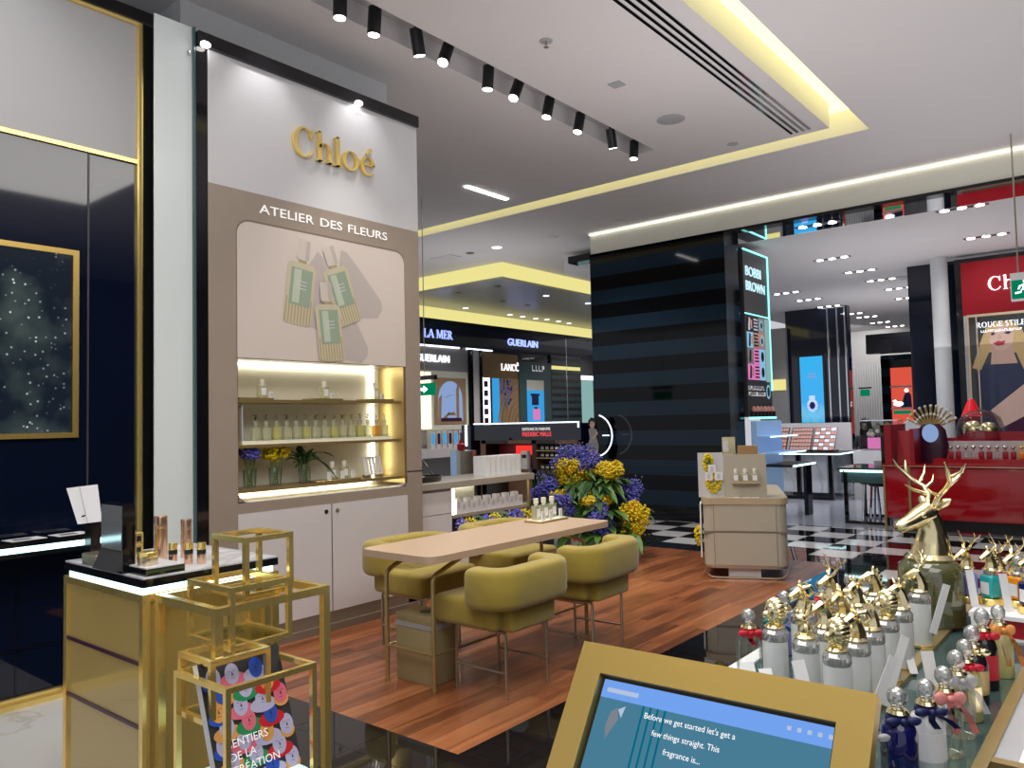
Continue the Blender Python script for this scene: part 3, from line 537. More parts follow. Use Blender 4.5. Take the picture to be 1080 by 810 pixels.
# open gold cubes
def cube(label,x0,y0,z0,x1,y1,z1,w=.018,glassb=0):
    t=thing('gold_cube_frame',label,'cube frame',(x0,y0,z0),0,'open gold cube frames')
    mk('frame',frame(MB(),w/2,w/2,w/2,x1-x0-w/2,y1-y0-w/2,z1-z0-w/2,w),'gold',t)
    mk('glass_shelf',MB().box(w,w,.004,x1-x0-w,y1-y0-w,.009),'clear',t)
cube('open gold cube frame, topmost of the stack on the table extension',1.535,2.485,.9,1.735,2.705,1.115)
cube('open gold cube frame hanging just below the topmost cube',1.455,2.445,.745,1.70,2.735,.96)
cube('open gold cube frame in the middle, in front of the colourful book',1.34,2.37,.545,1.56,2.58,.755)
cube('largest open gold cube frame, standing around the colourful book',1.31,2.23,.30,1.645,2.55,.705)
tag(mk('display_plinth',MB().box(1.36,2.26,.0,1.6,2.5,.29,0).box(1.335,2.25,.316,1.62,2.53,.36,1),['cardw','lightblue']),'pale blue topped plinth under the colourful book','plinth')
# book with lots of cartoonish portrait ovals
t=thing('art_book','book with cover of coloured portraits leaning inside the largest gold cube','book',(1.33,2.30,.362))
Mb=Matrix.Rotation(R(-20),4,'X'); b=MB(); b.M=Mb; b.box(0,0,0,.3,.03,.4); mk('pages',b,'cardw',t)
b=MB(); b.M=Mb@MY(0,-.001,0); rr=random.Random(4); cols=[1,2,3,4,5,6]
b.rect(0,0,.3,.4,0,0)
for k in range(34):
    i,j=k%4,k//4; cx=.035+.08*i+rr.uniform(-.008,.008)+(.03 if j%2 else 0); cy=.025+.052*j
    if cx>.275 or cy>.38: continue
    z=.0003+.00002*k*10; c=cols[(k*5+j)%6]; f=[5,6,1,5,4,5][(k*7)%6]
    b.ell(cx,cy-.014,min(.05,cx-.001,.299-cx),.024,z,c,14); b.ell(cx,cy+.006,.026,.034,z+.0004,f if f!=c else 5,16)
    for q in (-1,1): b.rect(cx+q*.009-.004,cy+.014,cx+q*.009+.004,cy+.0155,z+.0008,0)
    b.pg([(cx,cy+.014),(cx+.005,cy),(cx-.002,cy)],z+.0008,0); b.rect(cx-.006,cy-.009,cx+.006,cy-.0075,z+.0008,0)
zz=.012
for s_,y in (('SENTIERS',.12),('DE LA',.08),('CRÉATION',.04)): b.text(s_,.045,y,.026,zz,.0,7)
mk('cover',b,['txtb','cobalt_p','red_p','green_p','orange_p','lilac_p','pinkish_p','txtw'],t)
# ================================================================ COSMETICS ON THE TABLE
ZT=.9615
t=thing('tabletop_mirror','black framed tabletop mirror on the lit cosmetics table','mirror',(1.36,3.04,ZT))
b=MB(); b.box(0,0,0,.05,.185,.01); b.box(.004,0,.01,.05,.185,.26); mk('housing',b,'black',t); mk('mirror_face',MB().box(.001,.006,.085,.004,.179,.254),'mirror2',t); mk('sloped_base',MB().add([(.004,0,.01),(.004,.185,.01),(-.03,.185,.01),(-.03,0,.01),(.004,0,.085),(.004,.185,.085)],[(0,1,2,3),(2,1,5),(0,3,4),(3,2,5,4),(0,4,5,1)]),'char',t)
t=thing('sample_chart_stand','white sample chart tilted on a black stand at the table back','stand',(1.45,3.55,ZT))
mk('base',MB().box(-.02,-.05,0,.05,.06,.012),'black',t); mk('post',MB().box(-.005,-.03,.01,.035,.03,.15).rod((.01,.0,.15),(-.03,-.02,.19),.012),'black',t)
b=MB(); b.add([(-.065,.067,.3),(.018,-.035,.313),(.013,-.092,.16),(-.051,-.014,.15)],[(0,1,2,3)]); b.add([(-.06,.07,.3),(.023,-.03,.313),(.018,-.087,.16),(-.046,-.009,.15)],[(3,2,1,0)]); b.add([(-.035,.014,.307),(-.033,.012,.307),(-.026,-.055,.155),(-.028,-.053,.155)],[(0,1,2,3)],1); mk('chart',b,['cardw','grey'],t)
tag(at(mk('carton',MB().rbox(0,0,0,.06,.13,.045,.002,1),'champ'),(1.37,3.29,ZT)),'small gold carton behind the tabletop mirror','box')
t=thing('display_platform','low black platform with marble top at the table corner','platform',(1.385,2.9,ZT)); mk('base',MB().box(0,0,0,.15,.24,.026),'black',t); mk('top',MB().box(.003,.003,.026,.147,.237,.03),'marblew',t)
def jarc(name,label,loc,r,h,body,cap,split,cat,group=None):
    t=thing(name,label,cat,loc,0,group); mk('body',MB().lathe([(r*.97,0),(r,.002),(r,h*split)],n=20),body,t)
    mk('cap',MB().lathe([(r*.98,h*split+.001),(r,h*split+.003),(r,h-.002),(r*.96,h)],n=20),cap,t); return t
jarc('cream_jar','round gold cream jar on the low black platform',(1.43,2.98,ZT+.03),.036,.05,'champ','gold',.55,'jar')
for y,h,l in ((3.09,.1,'left'),(3.055,.115,'right')): jarc('lipstick','slim rose gold lipstick on the low black platform, '+l+' one',(1.41,y,ZT+.03),.012,h,'champ','copper',.5,'lipstick','lipsticks beside the cream jar')
for loc,h,r,l in (((1.59,3.2,ZT),.185,.026,'tall rose gold pump bottle behind the cream jar'),((1.7,3.2,ZT),.16,.022,'rose gold pump bottle, further back right')): jarc('pump_bottle',l,loc,r,h,'copper','copper',.72,'pump bottle','rose gold pump bottles')
for i,(x,y,l) in enumerate(((1.58,3.08,'left of three'),(1.62,3.03,'middle of three'),(1.65,2.985,'right of three'))): 
    t=jarc('foundation_bottle','small gold capped foundation bottle, '+l,(x,y,ZT),.017,.085,'copper','gold',.6,'bottle','gold capped foundation bottles'); mk('neck_band',MB().cyl((0,0,.04),.0175,.018,18),'blackm',t)
for i in range(3): 
    t=thing('powder_compact','gold and black powder compact in a stack beside the mirror, '+('lowest','middle','topmost')[i],'compact',(1.47,3.2,ZT+.0445*i),0,'stacked powder compacts'); mk('case',MB().rbox(-.03,-.04,0,.03,.04,.044,.003,1),'gold',t); mk('window',MB().box(-.031,-.03,.008,-.03,-.004,.03).box(-.031,.006,.008,-.03,.03,.03).box(-.02,-.0415,.008,.02,-.04,.03),'blackm',t)
# ================================================================ CONSULTATION TABLE AND CHAIRS
t=thing('consultation_table','long pale oak table on slim brass tube legs','table',(3.0,3.05,0))
b=MB(); b.M=Matrix.Translation((0,0,.74)); b.ext(rrect(0,0,1.82,.6,.07),0,.04); mk('tabletop',b,'tabletop',t)
for x,s_ in ((.148,1),(1.672,-1)):
    for y in (.14,.53): 
        mk('leg',MB().tube([(x,y,0),(x,y,.61),(x+.01*s_,y,.635),(x+.035*s_,y,.65),(x+.3*s_,y,.738)],.014,10).cyl((x,y,0),.017,.012),'brass',t)
    mk('crossbar',MB().rod((x,.14,.2),(x,.53,.2),.011),'brass',t)
for y in (.14,.53): mk('stretcher',MB().rod((.148,y,.2),(1.672,y,.2),.008),'brass',t)
def upath(hw,yb,yf,r,n=7):   # U outline open towards +y
    P=[(-hw,yf)]; P+=[(-hw+r-r*cos(PI/2*i/n),yb+r-r*sin(PI/2*i/n)) for i in range(n+1)]
    P+=[(hw-r+r*sin(PI/2*i/n),yb+r-r*cos(PI/2*i/n)) for i in range(n+1)]; return P+[(hw,yf)]
def make_chair(label):
    t=thing('tub_chair',label,'chair',(0,0,0),0,'olive velvet chairs around the oak table')
    mk('seat',MB().rbox(-.27,-.19,.37,.27,.29,.53,.035,4),'olive',t)
    mk('seat_base',MB().rbox(-.2,-.245,.362,.2,.1,.53,.02,3),'olive',t)
    b=MB(); O=upath(.345,-.31,-.05,.17); I=upath(.215,-.175,-.05,.06); n=len(O); pr=[]
    # cushion cross-section swept round the U
    for (ox,oy),(ix,iy) in zip(O,I):
        sec=[]
        for k in range(16):
            a=2*PI*k/16; u=.5+.5*math.copysign(abs(cos(a))**.45,cos(a)); v=.5+.5*math.copysign(abs(sin(a))**.45,sin(a))
            sec.append((ix+(ox-ix)*u,iy+(oy-iy)*u,.49+.225*v))
        pr.append(sec)
    def endcap(sec,dy): m=[sum(c[i] for c in sec)/16 for i in range(3)]; return [(m[0]+(c[0]-m[0])*.8,c[1]+dy,m[2]+(c[2]-m[2])*.86) for c in sec]
    pr=[endcap(pr[0],.028)]+pr+[endcap(pr[-1],.028)]
    vs=[p for s_ in pr for p in s_]; fs=[]
    for i in range(len(pr)-1):
        for k in range(16): q=(k+1)%16; fs.append((i*16+k,i*16+q,(i+1)*16+q,(i+1)*16+k))
    fs.append(list(range(16))); fs.append([(len(pr)-1)*16+k for k in range(16)][::-1]); b.add(vs,fs,0,True); mk('backrest',b,'olive',t,70)
    for x in (-.185,.185):
        for y in (-.185,.185): mk('leg',MB().tube([(x,y,0),(x,y,.335),(x,y*.97,.35),(x,y*.86,.355)],.009,8).cyl((x,y,0),.012,.01),'steel',t)
        mk('stretcher',MB().rod((x,-.185,.135),(x,.185,.135),.007),'steel',t)
    f=MB()
    for s_ in (-1,1): f.rod((s_*.185,-.16,.355),(s_*.185,.16,.355),.009).rod((-.185,s_*.16,.355),(.185,s_*.16,.355),.009)
    mk('seat_frame',f,'steel',t); return t
c=make_chair('olive velvet tub chair, nearest one, its back turned to the wood floor edge'); at(c,(3.48,2.97,0))
dup(c,(4.34,2.99,0),.04,'olive velvet tub chair right of the nearest one, behind the screen kiosk')
dup(c,(3.8,3.97,0),PI,'olive velvet tub chair across the table beside the taupe cabinet doors')
dup(c,(4.75,3.97,0),PI,'olive velvet tub chair across the table, half hidden at the far end')
t=thing('waste_bin','khaki square waste bin with round hole under the oak table','bin',(3.19,3.25,0))
mk('body',MB().rbox(0,0,0,.2,.3,.33,.006,2),'binm',t); mk('liner',MB().box(-.003,-.003,.315,.203,.303,.345),'greyr',t)
b=MB().rbox(-.002,-.002,.33,.202,.302,.39,.006,2); mk('lid',b,'binm',t); mk('opening',MB().lathe([(.035,0),(.035,.002)],(.1,.15,.39),20),'blackm',t)
t=thing('serving_tray','small beige tray holding perfume bottles on the oak table','tray',(4.42,3.38,.78)); mk('base',MB().rbox(0,0,0,.33,.16,.014,.003,1),'brass',t); mk('mat',MB().box(.008,.008,.014,.322,.152,.016),'cream',t)
for x,l in ((.07,'left'),(.16,'middle'),(.26,'right')): dup(nb,(4.42+x,3.48,.796),0,f'square perfume bottle on the table tray, {l} of three','bottles on the table tray',(1.0,1,1.12))
for x,l in ((.07,'left'),(.16,'middle'),(.28,'right')): tag(at(mk('scent_card',MB().box(-.025,-.006,0,.025,.0,.065).box(-.01,-.007,.012,.012,-.006,.05,1),['cardw','lgrey']),(4.42+x,3.42,.796),.2),f'small white scent card on the table tray, {l} of three','card','scent cards on the table tray')
# ================================================================ SIDE COUNTER RIGHT OF THE TOWER
t=thing('side_counter','greige side counter with lilac drawers and lit open niche','counter',(4.6,4.85,0))
mk('worktop',MB().rbox(0,-.02,.93,1.62,.55,.99,.004,1),'counter',t)
mk('carcass',MB().box(.02,.01,.1,.45,.5,.93,0).box(.0,.05,0,1.58,.5,.1,0).box(.45,.45,.1,1.2,.5,.93,0).box(.45,0,.66,1.58,.45,.69,0),'taupe',t)
for z0,z1 in ((.11,.4),(.405,.708),(.714,.905)): mk('drawer',MB().box(.03,0,z0,.435,.012,z1),'lilac',t)
mk('niche_back',MB().box(.5,.42,.69,1.2,.45,.93),'cream',t); mk('led_strip',MB().box(.5,.38,.915,1.2,.41,.928).box(.47,.02,.69,.495,.04,.92),'wled',t)
mk('post',MB().box(1.55,.0,0,1.575,.025,.93),'brass',t)
k0=None
for i in range(14):
    h=.135 if i%2==0 else .095; l=f'small white carton in the lit counter niche, {nth[i]} from the left'; loc=(5.12+.068*i,4.87,.69)
    o=mk('perfume_carton',MB().box(0,0,0,.064,.05,h,0).box(.018,-.001,h*.35,.046,0,h*.8,1),['cardw','lgrey']); tag(at(o,loc),l,'box','cartons in the counter niche')
for i in range(7):
    l=f'white perfume carton standing on the side counter, {nth[i]} from the left'; tag(at(mk('perfume_carton',MB().box(0,0,0,.072,.16,.19).box(.06,-.001,.03,.066,0,.16,1),['cardw','lgrey']),(5.62+.077*i,4.95,.99)),l,'box','white cartons on the side counter')
t=thing('arched_tray','black glossy tray with slim arched wire handle on the side counter','tray',(4.85,5.1,.99))
b=MB(); b.lathe([(.01,.012),(.26,.012),(.28,.05),(.285,.05),(.27,.0),(.01,0)],n=28,sx=1.0,sy=.6); mk('dish',b,'black',t)
mk('handle',MB().tube([(-.24+.48*i/12,.02,.03+.2*sin(PI*i/12)) for i in range(13)],.006),'chrome',t)
t=thing('flower_trough','narrow trough of blue and yellow flowers below the counter niche','flower trough',(5.08,4.80,.0))
mk('trough',MB().box(0,0,.0,1.02,.1,.52),'vase',t)
for i in range(9):
    c=['blue','yellow','leaf','blue','yellow','leaf','blue','blue','yellow'][i]; stuff(mk('blossoms',bloom_cluster((.06+.113*i,.03,.575),(.075,.06,.08),110,.013,2,40+i),[c,'leaf2' if c!='blue' else 'violet'],t))
# ================================================================ FLOOR FLOWER ARRANGEMENT
BL=[('blue','blue flower bunch at the top of the floor arrangement',(7.36,5.11,1.02),(.26,.2,.13),560),('yellow','large yellow flower bunch below the top blue bunch',(7.22,5.06,.875),(.27,.2,.13),620),('yellow','yellow flower bunch at the upper right of the floor arrangement',(7.48,4.74,.89),(.16,.13,.1),300),
('blue','blue flower bunch at the left of the floor arrangement',(7.02,5.32,.70),(.18,.15,.14),420),('yellow','small yellow flower tuft left of centre in the floor arrangement',(7.0,5.1,.64),(.11,.09,.05),150),('blue','small blue flower bunch behind the table tray',(6.95,5.02,.545),(.14,.11,.1),280),
('blue','blue flower bunch at the right of the floor arrangement',(7.68,4.60,.6),(.18,.15,.15),450),('yellow','yellow flower bunch in the middle of the floor arrangement',(7.22,4.77,.58),(.19,.14,.1),380),('blue','blue flower bunch low at the table corner',(7.16,4.69,.38),(.14,.12,.17),450),('yellow','yellow flower bunch at the lower right of the floor arrangement',(7.4,4.41,.38),(.18,.15,.16),480)]
for i,(cm,l,c,r,n) in enumerate(BL):
    t=thing('flower_bunch',l,'flowers',(c[0],c[1],.04),0,'flower bunches in the floor arrangement')
    stuff(mk('blossoms',bloom_cluster((0,0,c[2]),tuple(k*1.2 for k in r),int(n*1.9),.016,2,70+i),[cm,'violet' if cm=='blue' else 'orangish'],t))
    b=MB(); rr=random.Random(i)
    for k in range(7): a=rr.uniform(0,2*PI); b.rod((.03*cos(a),.03*sin(a),.2),(r[0]*.5*cos(a),r[1]*.5*sin(a),c[2]-.03),.005,5)
    mk('stems',b,'stem',t)
    b=MB()
    for k in range(18): a=rr.uniform(0,2*PI); b.leafp((r[0]*.5*cos(a),r[1]*.5*sin(a),c[2]-r[2]*.9),(cos(a),sin(a),rr.uniform(-.5,.5)),rr.uniform(.16,.26),.08,k%2,.5)
    if cm=='blue':
        for k in range(22): a=rr.uniform(0,2*PI); q=rr.uniform(.4,1.1); p=(r[0]*q*cos(a),r[1]*q*sin(a),c[2]+r[2]*rr.uniform(.7,1.5)); b.rod((p[0]*.7,p[1]*.7,c[2]),p,.002,4); b.ball(p,.009,5,4,2)
    stuff(mk('foliage',b,['leaf','leaf2','violet'],t))
b=MB(); rr=random.Random(99)
for k in range(150):
    a=rr.uniform(0,2*PI); q=rr.uniform(.1,.36); z=rr.uniform(.25,.85); b.leafp((.05+q*cos(a)*(1.15-z),q*sin(a)*(1.2-z*.7),z),(cos(a)-.3,sin(a)-.3,rr.uniform(-.4,.6)),rr.uniform(.18,.34),.1,k%2,.55)
tag(stuff(at(mk('green_foliage',b,['leaf','leaf2']),(7.3,4.9,0))),'dark green foliage between the flower bunches of the floor arrangement','foliage')
vz=None
for i,(x,y,h) in enumerate(((6.85,5.34,.3),(7.02,5.13,.42),(7.06,4.93,.3),(7.2,4.75,.24),(7.46,4.43,.26),(7.35,4.95,.55),(7.6,4.7,.4))):
    l='white cylinder vase under the floor flowers, '+('far left','second from left','third from left','behind the near chair','far right','tall one in the middle','behind the far right vase')[i]
    if vz is None: vz=thing('floor_vase',l,'vase',(x,y,0),0,'white cylinder vases'); mk('body',MB().lathe([(.055,0),(.06,.01),(.06,1),(.05,1),(.05,.1)],n=20),'vase',vz); vz.scale=(1,1,h)
    else: dup(vz,(x,y,0),0,l,None,(1,1,h))
# ================================================================ BEIGE ISLAND (rotated towards the aisle)
A=R(24.5); IP=(7.0,2.98)
it=thing('beige_island','beige rounded drawer island on a looped brass base','island',(IP[0],IP[1],0),A)   # local +x = away from camera, +y = left
b=MB(); b.M=Matrix.Translation((0,0,.125)); b.ext(rrect(0,-.375,1.5,.375,.09),0,.565,0,False); mk('body',b,'beige',it)
b=MB(); b.M=Matrix.Translation((0,0,.69)); b.ext(rrect(-.015,-.39,1.52,.39,.1),0,.06); mk('worktop',b,'beige_e',it)
for z in (.13,.445): mk('drawer',MB().box(-.006,-.275,z,.0,.275,z+.295),'beige',it)
mk('drawer_gap',MB().box(-.003,-.36,.425,.005,.36,.441).box(-.003,.277,.13,.003,.28,.74-.05).box(-.003,-.28,.13,.003,-.277,.69).box(0,-.3765,.425,1.5,.3765,.441),'taupe_dk',it)
b=MB(); b.M=Matrix.Translation((0,0,.1)); b.ext(rrect(0,-.37,1.5,.37,.09),0,.025); mk('base_rim',b,'champ',it)
lp=[(.0,.37,.11),(.0,.365,.06),(0,.32,.02),(0,.27,.012),(0,-.27,.012),(0,-.32,.02),(0,-.365,.06),(0,-.37,.11)]
for x in (.02,1.45): mk('loop_leg',MB().tube([(x,y,z) for _,y,z in lp],.009,8),'champ',it)
mk('foot_panel',MB().box(.05,-.13,0,.5,.16,.12),'lilac',it)
def isl(x,y,z): return (IP[0]+x*cos(A)-y*sin(A),IP[1]+x*sin(A)+y*cos(A),z)
t=thing('display_block','beige display block with three bottles on a small shelf','display block',isl(.08,-.02,.75),A)
mk('block',MB().box(0,-.19,0,.2,.19,.4),'beige',t); mk('shelf',MB().box(-.06,-.13,.13,0,.12,.142),'beige_e',t); mk('shelf_box',MB().box(-.06,-.13,.142,-.055,.12,.155),'beige_e',t)
for k,y in enumerate((.085,0,-.085)):
    o=dup(nb,isl(.045,-.02+y,.892),A-PI/2,'square perfume bottle on the island shelf, '+('left','middle','right')[k]+' of three','bottles on the island shelf',(1.0,.8,.95))
    tag(at(mk('name_tag',MB().box(-.02,-.03,0,.02,.03,.003),'cardw'),isl(.03,-.02+y,.75),A),'small white tag on the island in front of the block, '+('left','middle','right')[k],'tag','white tags on the island')
t=thing('photo_panel','white panel showing yellow mimosa and three cards, left on the island','panel',isl(.09,.285,.75),A+.12)
mk('board',MB().box(0,-.13,0,.012,.125,.42),'lgrey',t)
stuff(mk('mimosa',bloom_cluster((-.014,-.02,.14),(.008,.075,.1),170,.014,2,12),['yellow','leaf2'],t)); stuff(mk('mimosa',bloom_cluster((-.014,.03,.32),(.008,.045,.09),120,.014,2,13),['yellow','leaf2'],t))
for y,z in ((-.0,.27),(.03,.2),(-.06,.2)): mk('pinned_card',MB().box(-.034,y-.035,z-.04,-.03,y+.035,z+.04,0).box(-.035,y-.015,z-.025,-.034,y+.015,z+.02,1),['cardw','lgrey'],t)
t=thing('perfume_carton','gold perfume carton with printed label on top of the display block','box',isl(.1,.12,1.15),A,'cartons on the display block'); mk('carton',MB().box(0,-.06,0,.09,.06,.165),'goldl',t); mk('printed_label',MB().box(-.002,.005,.03,0,.05,.13),'white',t)
tag(at(mk('kraft_box',MB().box(0,-.09,0,.12,.09,.08),'brown'),isl(.1,-.05,1.15),A),'low brown box on top of the display block','box')
t=thing('hanging_sign_panel','narrow white panel with flowers on the left side of the island','panel',isl(.1,.395,.18),A); mk('board',MB().box(0,0,0,.3,.012,.5),'cardw',t); stuff(mk('blossoms',bloom_cluster((.05,.035,.2),(.08,.03,.1),90,.014,2,33),['yellow','leaf2'],t))
def dashes(b,x,y,w,h,z,mi,sd=1):   # lettering too small to read: a row of broken strokes
    r=random.Random(sd+int(w*100)); q=x
    while q<x+w:
        k=h*r.uniform(.45,.8)
        b.rect(q,y,q+h*.16,y+h,z,mi); b.rect(q+h*.16,y+h*r.choice((0,.4,.82)),q+k,y+h*r.choice((.55,1)) if 0 else y+h*.98,z,mi) if r.random()<.35 else b.rect(q+h*.16,y,q+k,y+h*.2,z,mi); q+=k+h*.22
G.update(redl=emis('red_letters',(1,.1,.12),1.0),lblue=mat('ice_blue_shelf',(.3,.48,.75),.3,emit=.25),water=grad_mat('water_screen',[(0,(.01,.25,.62)),(.25,(.12,.6,.9)),(.4,(.03,.4,.85)),(1,(.02,.42,.85))],'Z',1.0,.25,6),dkprint=mat('dark_print',(.05,.06,.065),.25),skin_l=mat('skin_light',(.7,.48,.4),.4),bright_red2=mat('cone_red',(.8,.01,.02),.3,emit=.3))
# ================================================================ BACK WALL SHOPS (far left), facing -Y
YB=12.88
def bay(name,label,x): return thing(name,label,'shop front',(x,YB,0))
t=thing('header_sign','navy header fascia with blue lit brand letters along the back wall','sign',(12.4,YB,0))
mk('fascia',MB().box(-1.3,-.05,3.34,6.8,0,3.9,0).box(-1.3,-.08,3.86,7,.0,3.95,1),['navy','black'],t)
b=MB(); b.M=MY(0,-.06,3.5); serif(b,'LA MER',.1,0,.2,0,.02,0,.04); mk('lettering',b,'bluesign',t)
b=MB(); b.M=MY(0,-.06,3.5); b.text('GUERLAIN',3.1,0,.19,0,.02,0,wide=1.05); mk('lettering',b,'bluesign',t)
mk('light_strip',MB().box(-.2,-.06,3.3,1.3,-.02,3.335).box(1.55,-.06,3.3,2.5,-.02,3.335),'pil',t)
t=bay('perfume_bay','grey perfume bay with arch painting advert on the back wall',12.4)
mk('back_panel',MB().box(-1.2,-.02,0,1.67,0,3.3),'greyp',t); mk('side_pier',MB().box(1.62,-.1,0,1.72,0,3.3,0).box(1.75,-.06,0,1.98,0,3.3,1).box(1.98,-.1,0,2.06,0,3.3,0),['black','lilac'],t)
b=MB(); b.M=MY(0,-.03,2.95); b.text('GUERLAIN',.95,0,.17,0,.02,0,'R'); mk('lettering',b,'pil',t)
mk('niche_frame',MB().box(-1.0,-.05,1.36,1.57,-.02,2.74,0).box(-.5,-.06,1.4,.3,-.05,2.7,1),['cream','yled2'],t)
b=MB(); b.M=MY(.4,-.07,1.5); b.rect(0,0,1.07,1.08,0,0); b.pg([(.12+.83*(i/12),.08) if i in(0,12) else (.53-.42*cos(PI*i/12),.55+.46*sin(PI*i/12)) for i in range(13)],.004,1)
b.pg([(.12,.05),(.2,.05),(.24,.7),(.14,.6)],.006,2); b.pg([(.72,.08),(.82,.08),(.82,.86),(.77,.95),(.72,.8)],.006,2); b.pg([(.4,.2),(.7,.2),(.66,.28),(.44,.26)],.008,3); b.rect(.2,.06,.9,.14,.008,4); b.pg([(.25,.14),(.5,.3),(.4,.14)],.008,2)
for k in range(5): b.rect(.3+.1*k,.62+.03*k,.5+.06*k,.635+.03*k,.008,5)
mk('arch_painting',b,['tan','sky','tan','brown','plum','white'],t)
mk('product_shelf',MB().box(-1,-.5,.75,1.6,0,.95),'lilac',t)
for i in range(8):
    tag(at(mk('gift_box',MB().box(0,0,0,.15,.12,.4,0).box(.03,-.002,.1,.12,0,.34,1),['lilac','plum' if i%2 else 'blue_scr']),(12.35+.185*i,12.5,.95)),f'patterned blue gift box on the back wall shelf, {nth[i]} from the left','box','gift boxes on the back wall shelf')
t=bay('makeup_bay','bronze topped makeup bay with wisteria advert on the back wall',14.47)
mk('header_panel',MB().box(0,-.03,2.63,1.48,0,3.26),'bronze',t); b=MB(); b.M=MY(0,-.04,2.84); serif(b,'LANCÔME',.78,0,.17,0,.01,0,.0); mk('lettering',b,'pil',t)
b=MB(); b.M=MY(0,-.03,.9); b.rect(0,0,.34,1.73,0,0); b.rect(.42,0,.7,1.73,0,1); b.rect(.34,0,.42,1.73,0,5); b.rect(.7,0,1.48,1.73,0,2)
for k in range(7): b.rect(.1,.12+.23*k,.26,.27+.23*k,.004,5)
for k in range(6):
    P=[(1.48-(.25+.13*k)*cos(a)*1.0-.0,.3+(.55+.16*k)*sin(a)) for a in [PI/2*i/8 for i in range(9)]]; Q=[(x+.045,y) for x,y in P][::-1]; b.pg(P+Q,.004+.001*k,3 if k%2 else 6)
rr=random.Random(3)
for k in range(70): x=rr.uniform(.75,1.2); b.ell(x,1.7-rr.uniform(0,.75)*(1-abs(x-1)*2.2),.03,.035,.012,4,6)
mk('advert',b,['pil','blue_scr','tan','brown','violet','plum','bronze'],t)
t=bay('teal_bay','dark teal bay with blue product screen on the back wall',15.95)
mk('back_panel',MB().box(0,-.06,0,1.4,0,3.1),'tealedge',t); b=MB(); b.M=MY(0,-.07,2.86); dashes(b,.55,0,.55,.16,0,0); mk('lettering',b,'txtw',t)
b=MB(); b.M=MY(.3,-.07,.9); b.rect(0,0,.75,1.72,0,0); b.rect(.0,1.45,.75,1.72,.002,3); b.rect(.2,1.05,.5,1.3,.004,2); b.rect(.15,1.3,.55,1.36,.004,2); b.rect(.25,.65,.55,.95,.004,1); b.rect(.3,.95,.45,1.0,.004,2); b.rect(.22,.3,.6,.55,.004,4); mk('product_screen',b,['blue_scr','pinkp','navyr','cream','orange'],t)
b=MB().box(0,-.04,0,1.45,0,3.9,0)
for k in range(12): b.box(.02,-.05,1.0+.2*k,1.43,-.04,1.08+.2*k,1)
b.box(.7,-.06,0,.72,0,3.9,2); b.box(0,-.055,2.95,1.4,-.05,3.05,3); tag(at(mk('louvre_screen',b,['tealedge','black','chrome','yled']),(17.4,YB,0)),'dark louvred glass screen beside the teal bay','screen')
tag(at(mk('lit_wall_panel',MB().box(0,-.04,0,.6,0,2.7,0).box(0,-.05,2.7,.6,0,2.82,1),['teal_lit','pil']),(18.87,YB,0)),'pale teal lit wall panel just left of the striped pillar','panel')
# ---- dark perfume island
t=thing('perfume_island','navy perfume island with white lit rim and red lettering','island',(10.2,6.98,0))
mk('header',MB().box(0,0,1.2,.5,2.3,1.47),'navy',t); mk('led_strip',MB().box(-.02,.05,1.475,.02,2.26,1.495).box(-.015,.03,1.4,.01,.05,1.495),'pil',t)
b=MB(); b.M=MX(-.004,1.18,1.36); b.text('EDITIONS DE PARFUMS',0,0,.05,0,.004,0,wide=.82); mk('lettering',b,'txtw',t)
b=MB(); b.M=MX(-.004,1.18,1.265); b.text('FREDERIC MALLE',0,0,.075,0,.004,0,wide=.78); mk('lettering',b,'redl',t)
mk('wood_frame',MB().box(0,0,0,.5,.06,1.2).box(0,.9,.0,.5,.98,1.2).box(0,2.0,0,.5,2.12,1.2).box(0,0,1.14,.5,2.1,1.2).box(0,0,.0,.5,2.1,.72),'walnut',t)
mk('niche_back',MB().box(.45,.06,.72,.49,2.1,1.14),'char',t); [mk('shelf',MB().box(.0,.06,z,.45,.9,z+.014),'brass',t) for z in (.9,1.02)]; mk('red_light_box',MB().box(.3,1.05,.76,.4,1.95,1.12,0).box(.28,1.1,.95,.3,1.55,1.1,1),['redd','bright_red'],t)
mk('end_post',MB().box(-.05,2.3,.0,.45,2.52,1.47),'navy',t); mk('end_light',MB().box(-.07,2.38,1.1,-.05,2.42,1.47),'pil',t)
for r_ in range(3):
    for i in range(8): tag(at(mk('perfume_box',MB().box(0,-.035,0,.06,.035,.08,0).box(-.001,-.03,.02,0,.03,.05,1),['blackm','goldl' if i<5 else 'cream']),(10.25,7.1+.098*i,.722+.194*min(r_,1)+(.118 if r_==2 else 0))),f'small black and gold perfume box on the island, {("lower","middle","upper")[r_]} shelf, {nth[i]} from the right','box','boxes on the dark perfume island')
for i,(y,h) in enumerate(((8.15,.3),(8.3,.2),(8.5,.16),(8.62,.24))): tag(at(mk('perfume_carton',MB().box(0,-.06,0,.1,.06,h,0).box(-.001,-.05,h*.6,0,.05,h*.8,1),['cardw','blackm']),(10.22,y,.72)),f'white and black perfume carton before the red light, {nth[i]} from the right','box','cartons before the red light')
t=thing('steel_drum','brushed steel cylindrical pedestal left of the dark perfume island','pedestal',(9.6,8.95,0)); mk('drum',MB().cyl((0,0,0),.22,1.05,28),'steel',t); mk('blue_panel',MB().box(-.235,-.05,.0,-.2,.06,1.05),'lblue',t)
tag(at(mk('red_flacon',MB().lathe([(.05,0),(.07,.03),(.07,.1),(.03,.13),(.03,.17)],n=16),'redd'),(9.55,8.95,1.05)),'red flacon standing on the brushed steel pedestal','bottle')
t=thing('woman_cutout_display','cardboard cutout of a woman in a grey top beside the striped pillar','standee',(10.15,6.72,0))
b=MB(); b.M=MX(0,0,0); b.rect(-.015,0,.015,.9,-.01,3); b.rect(-.15,0,.15,.03,-.02,3)
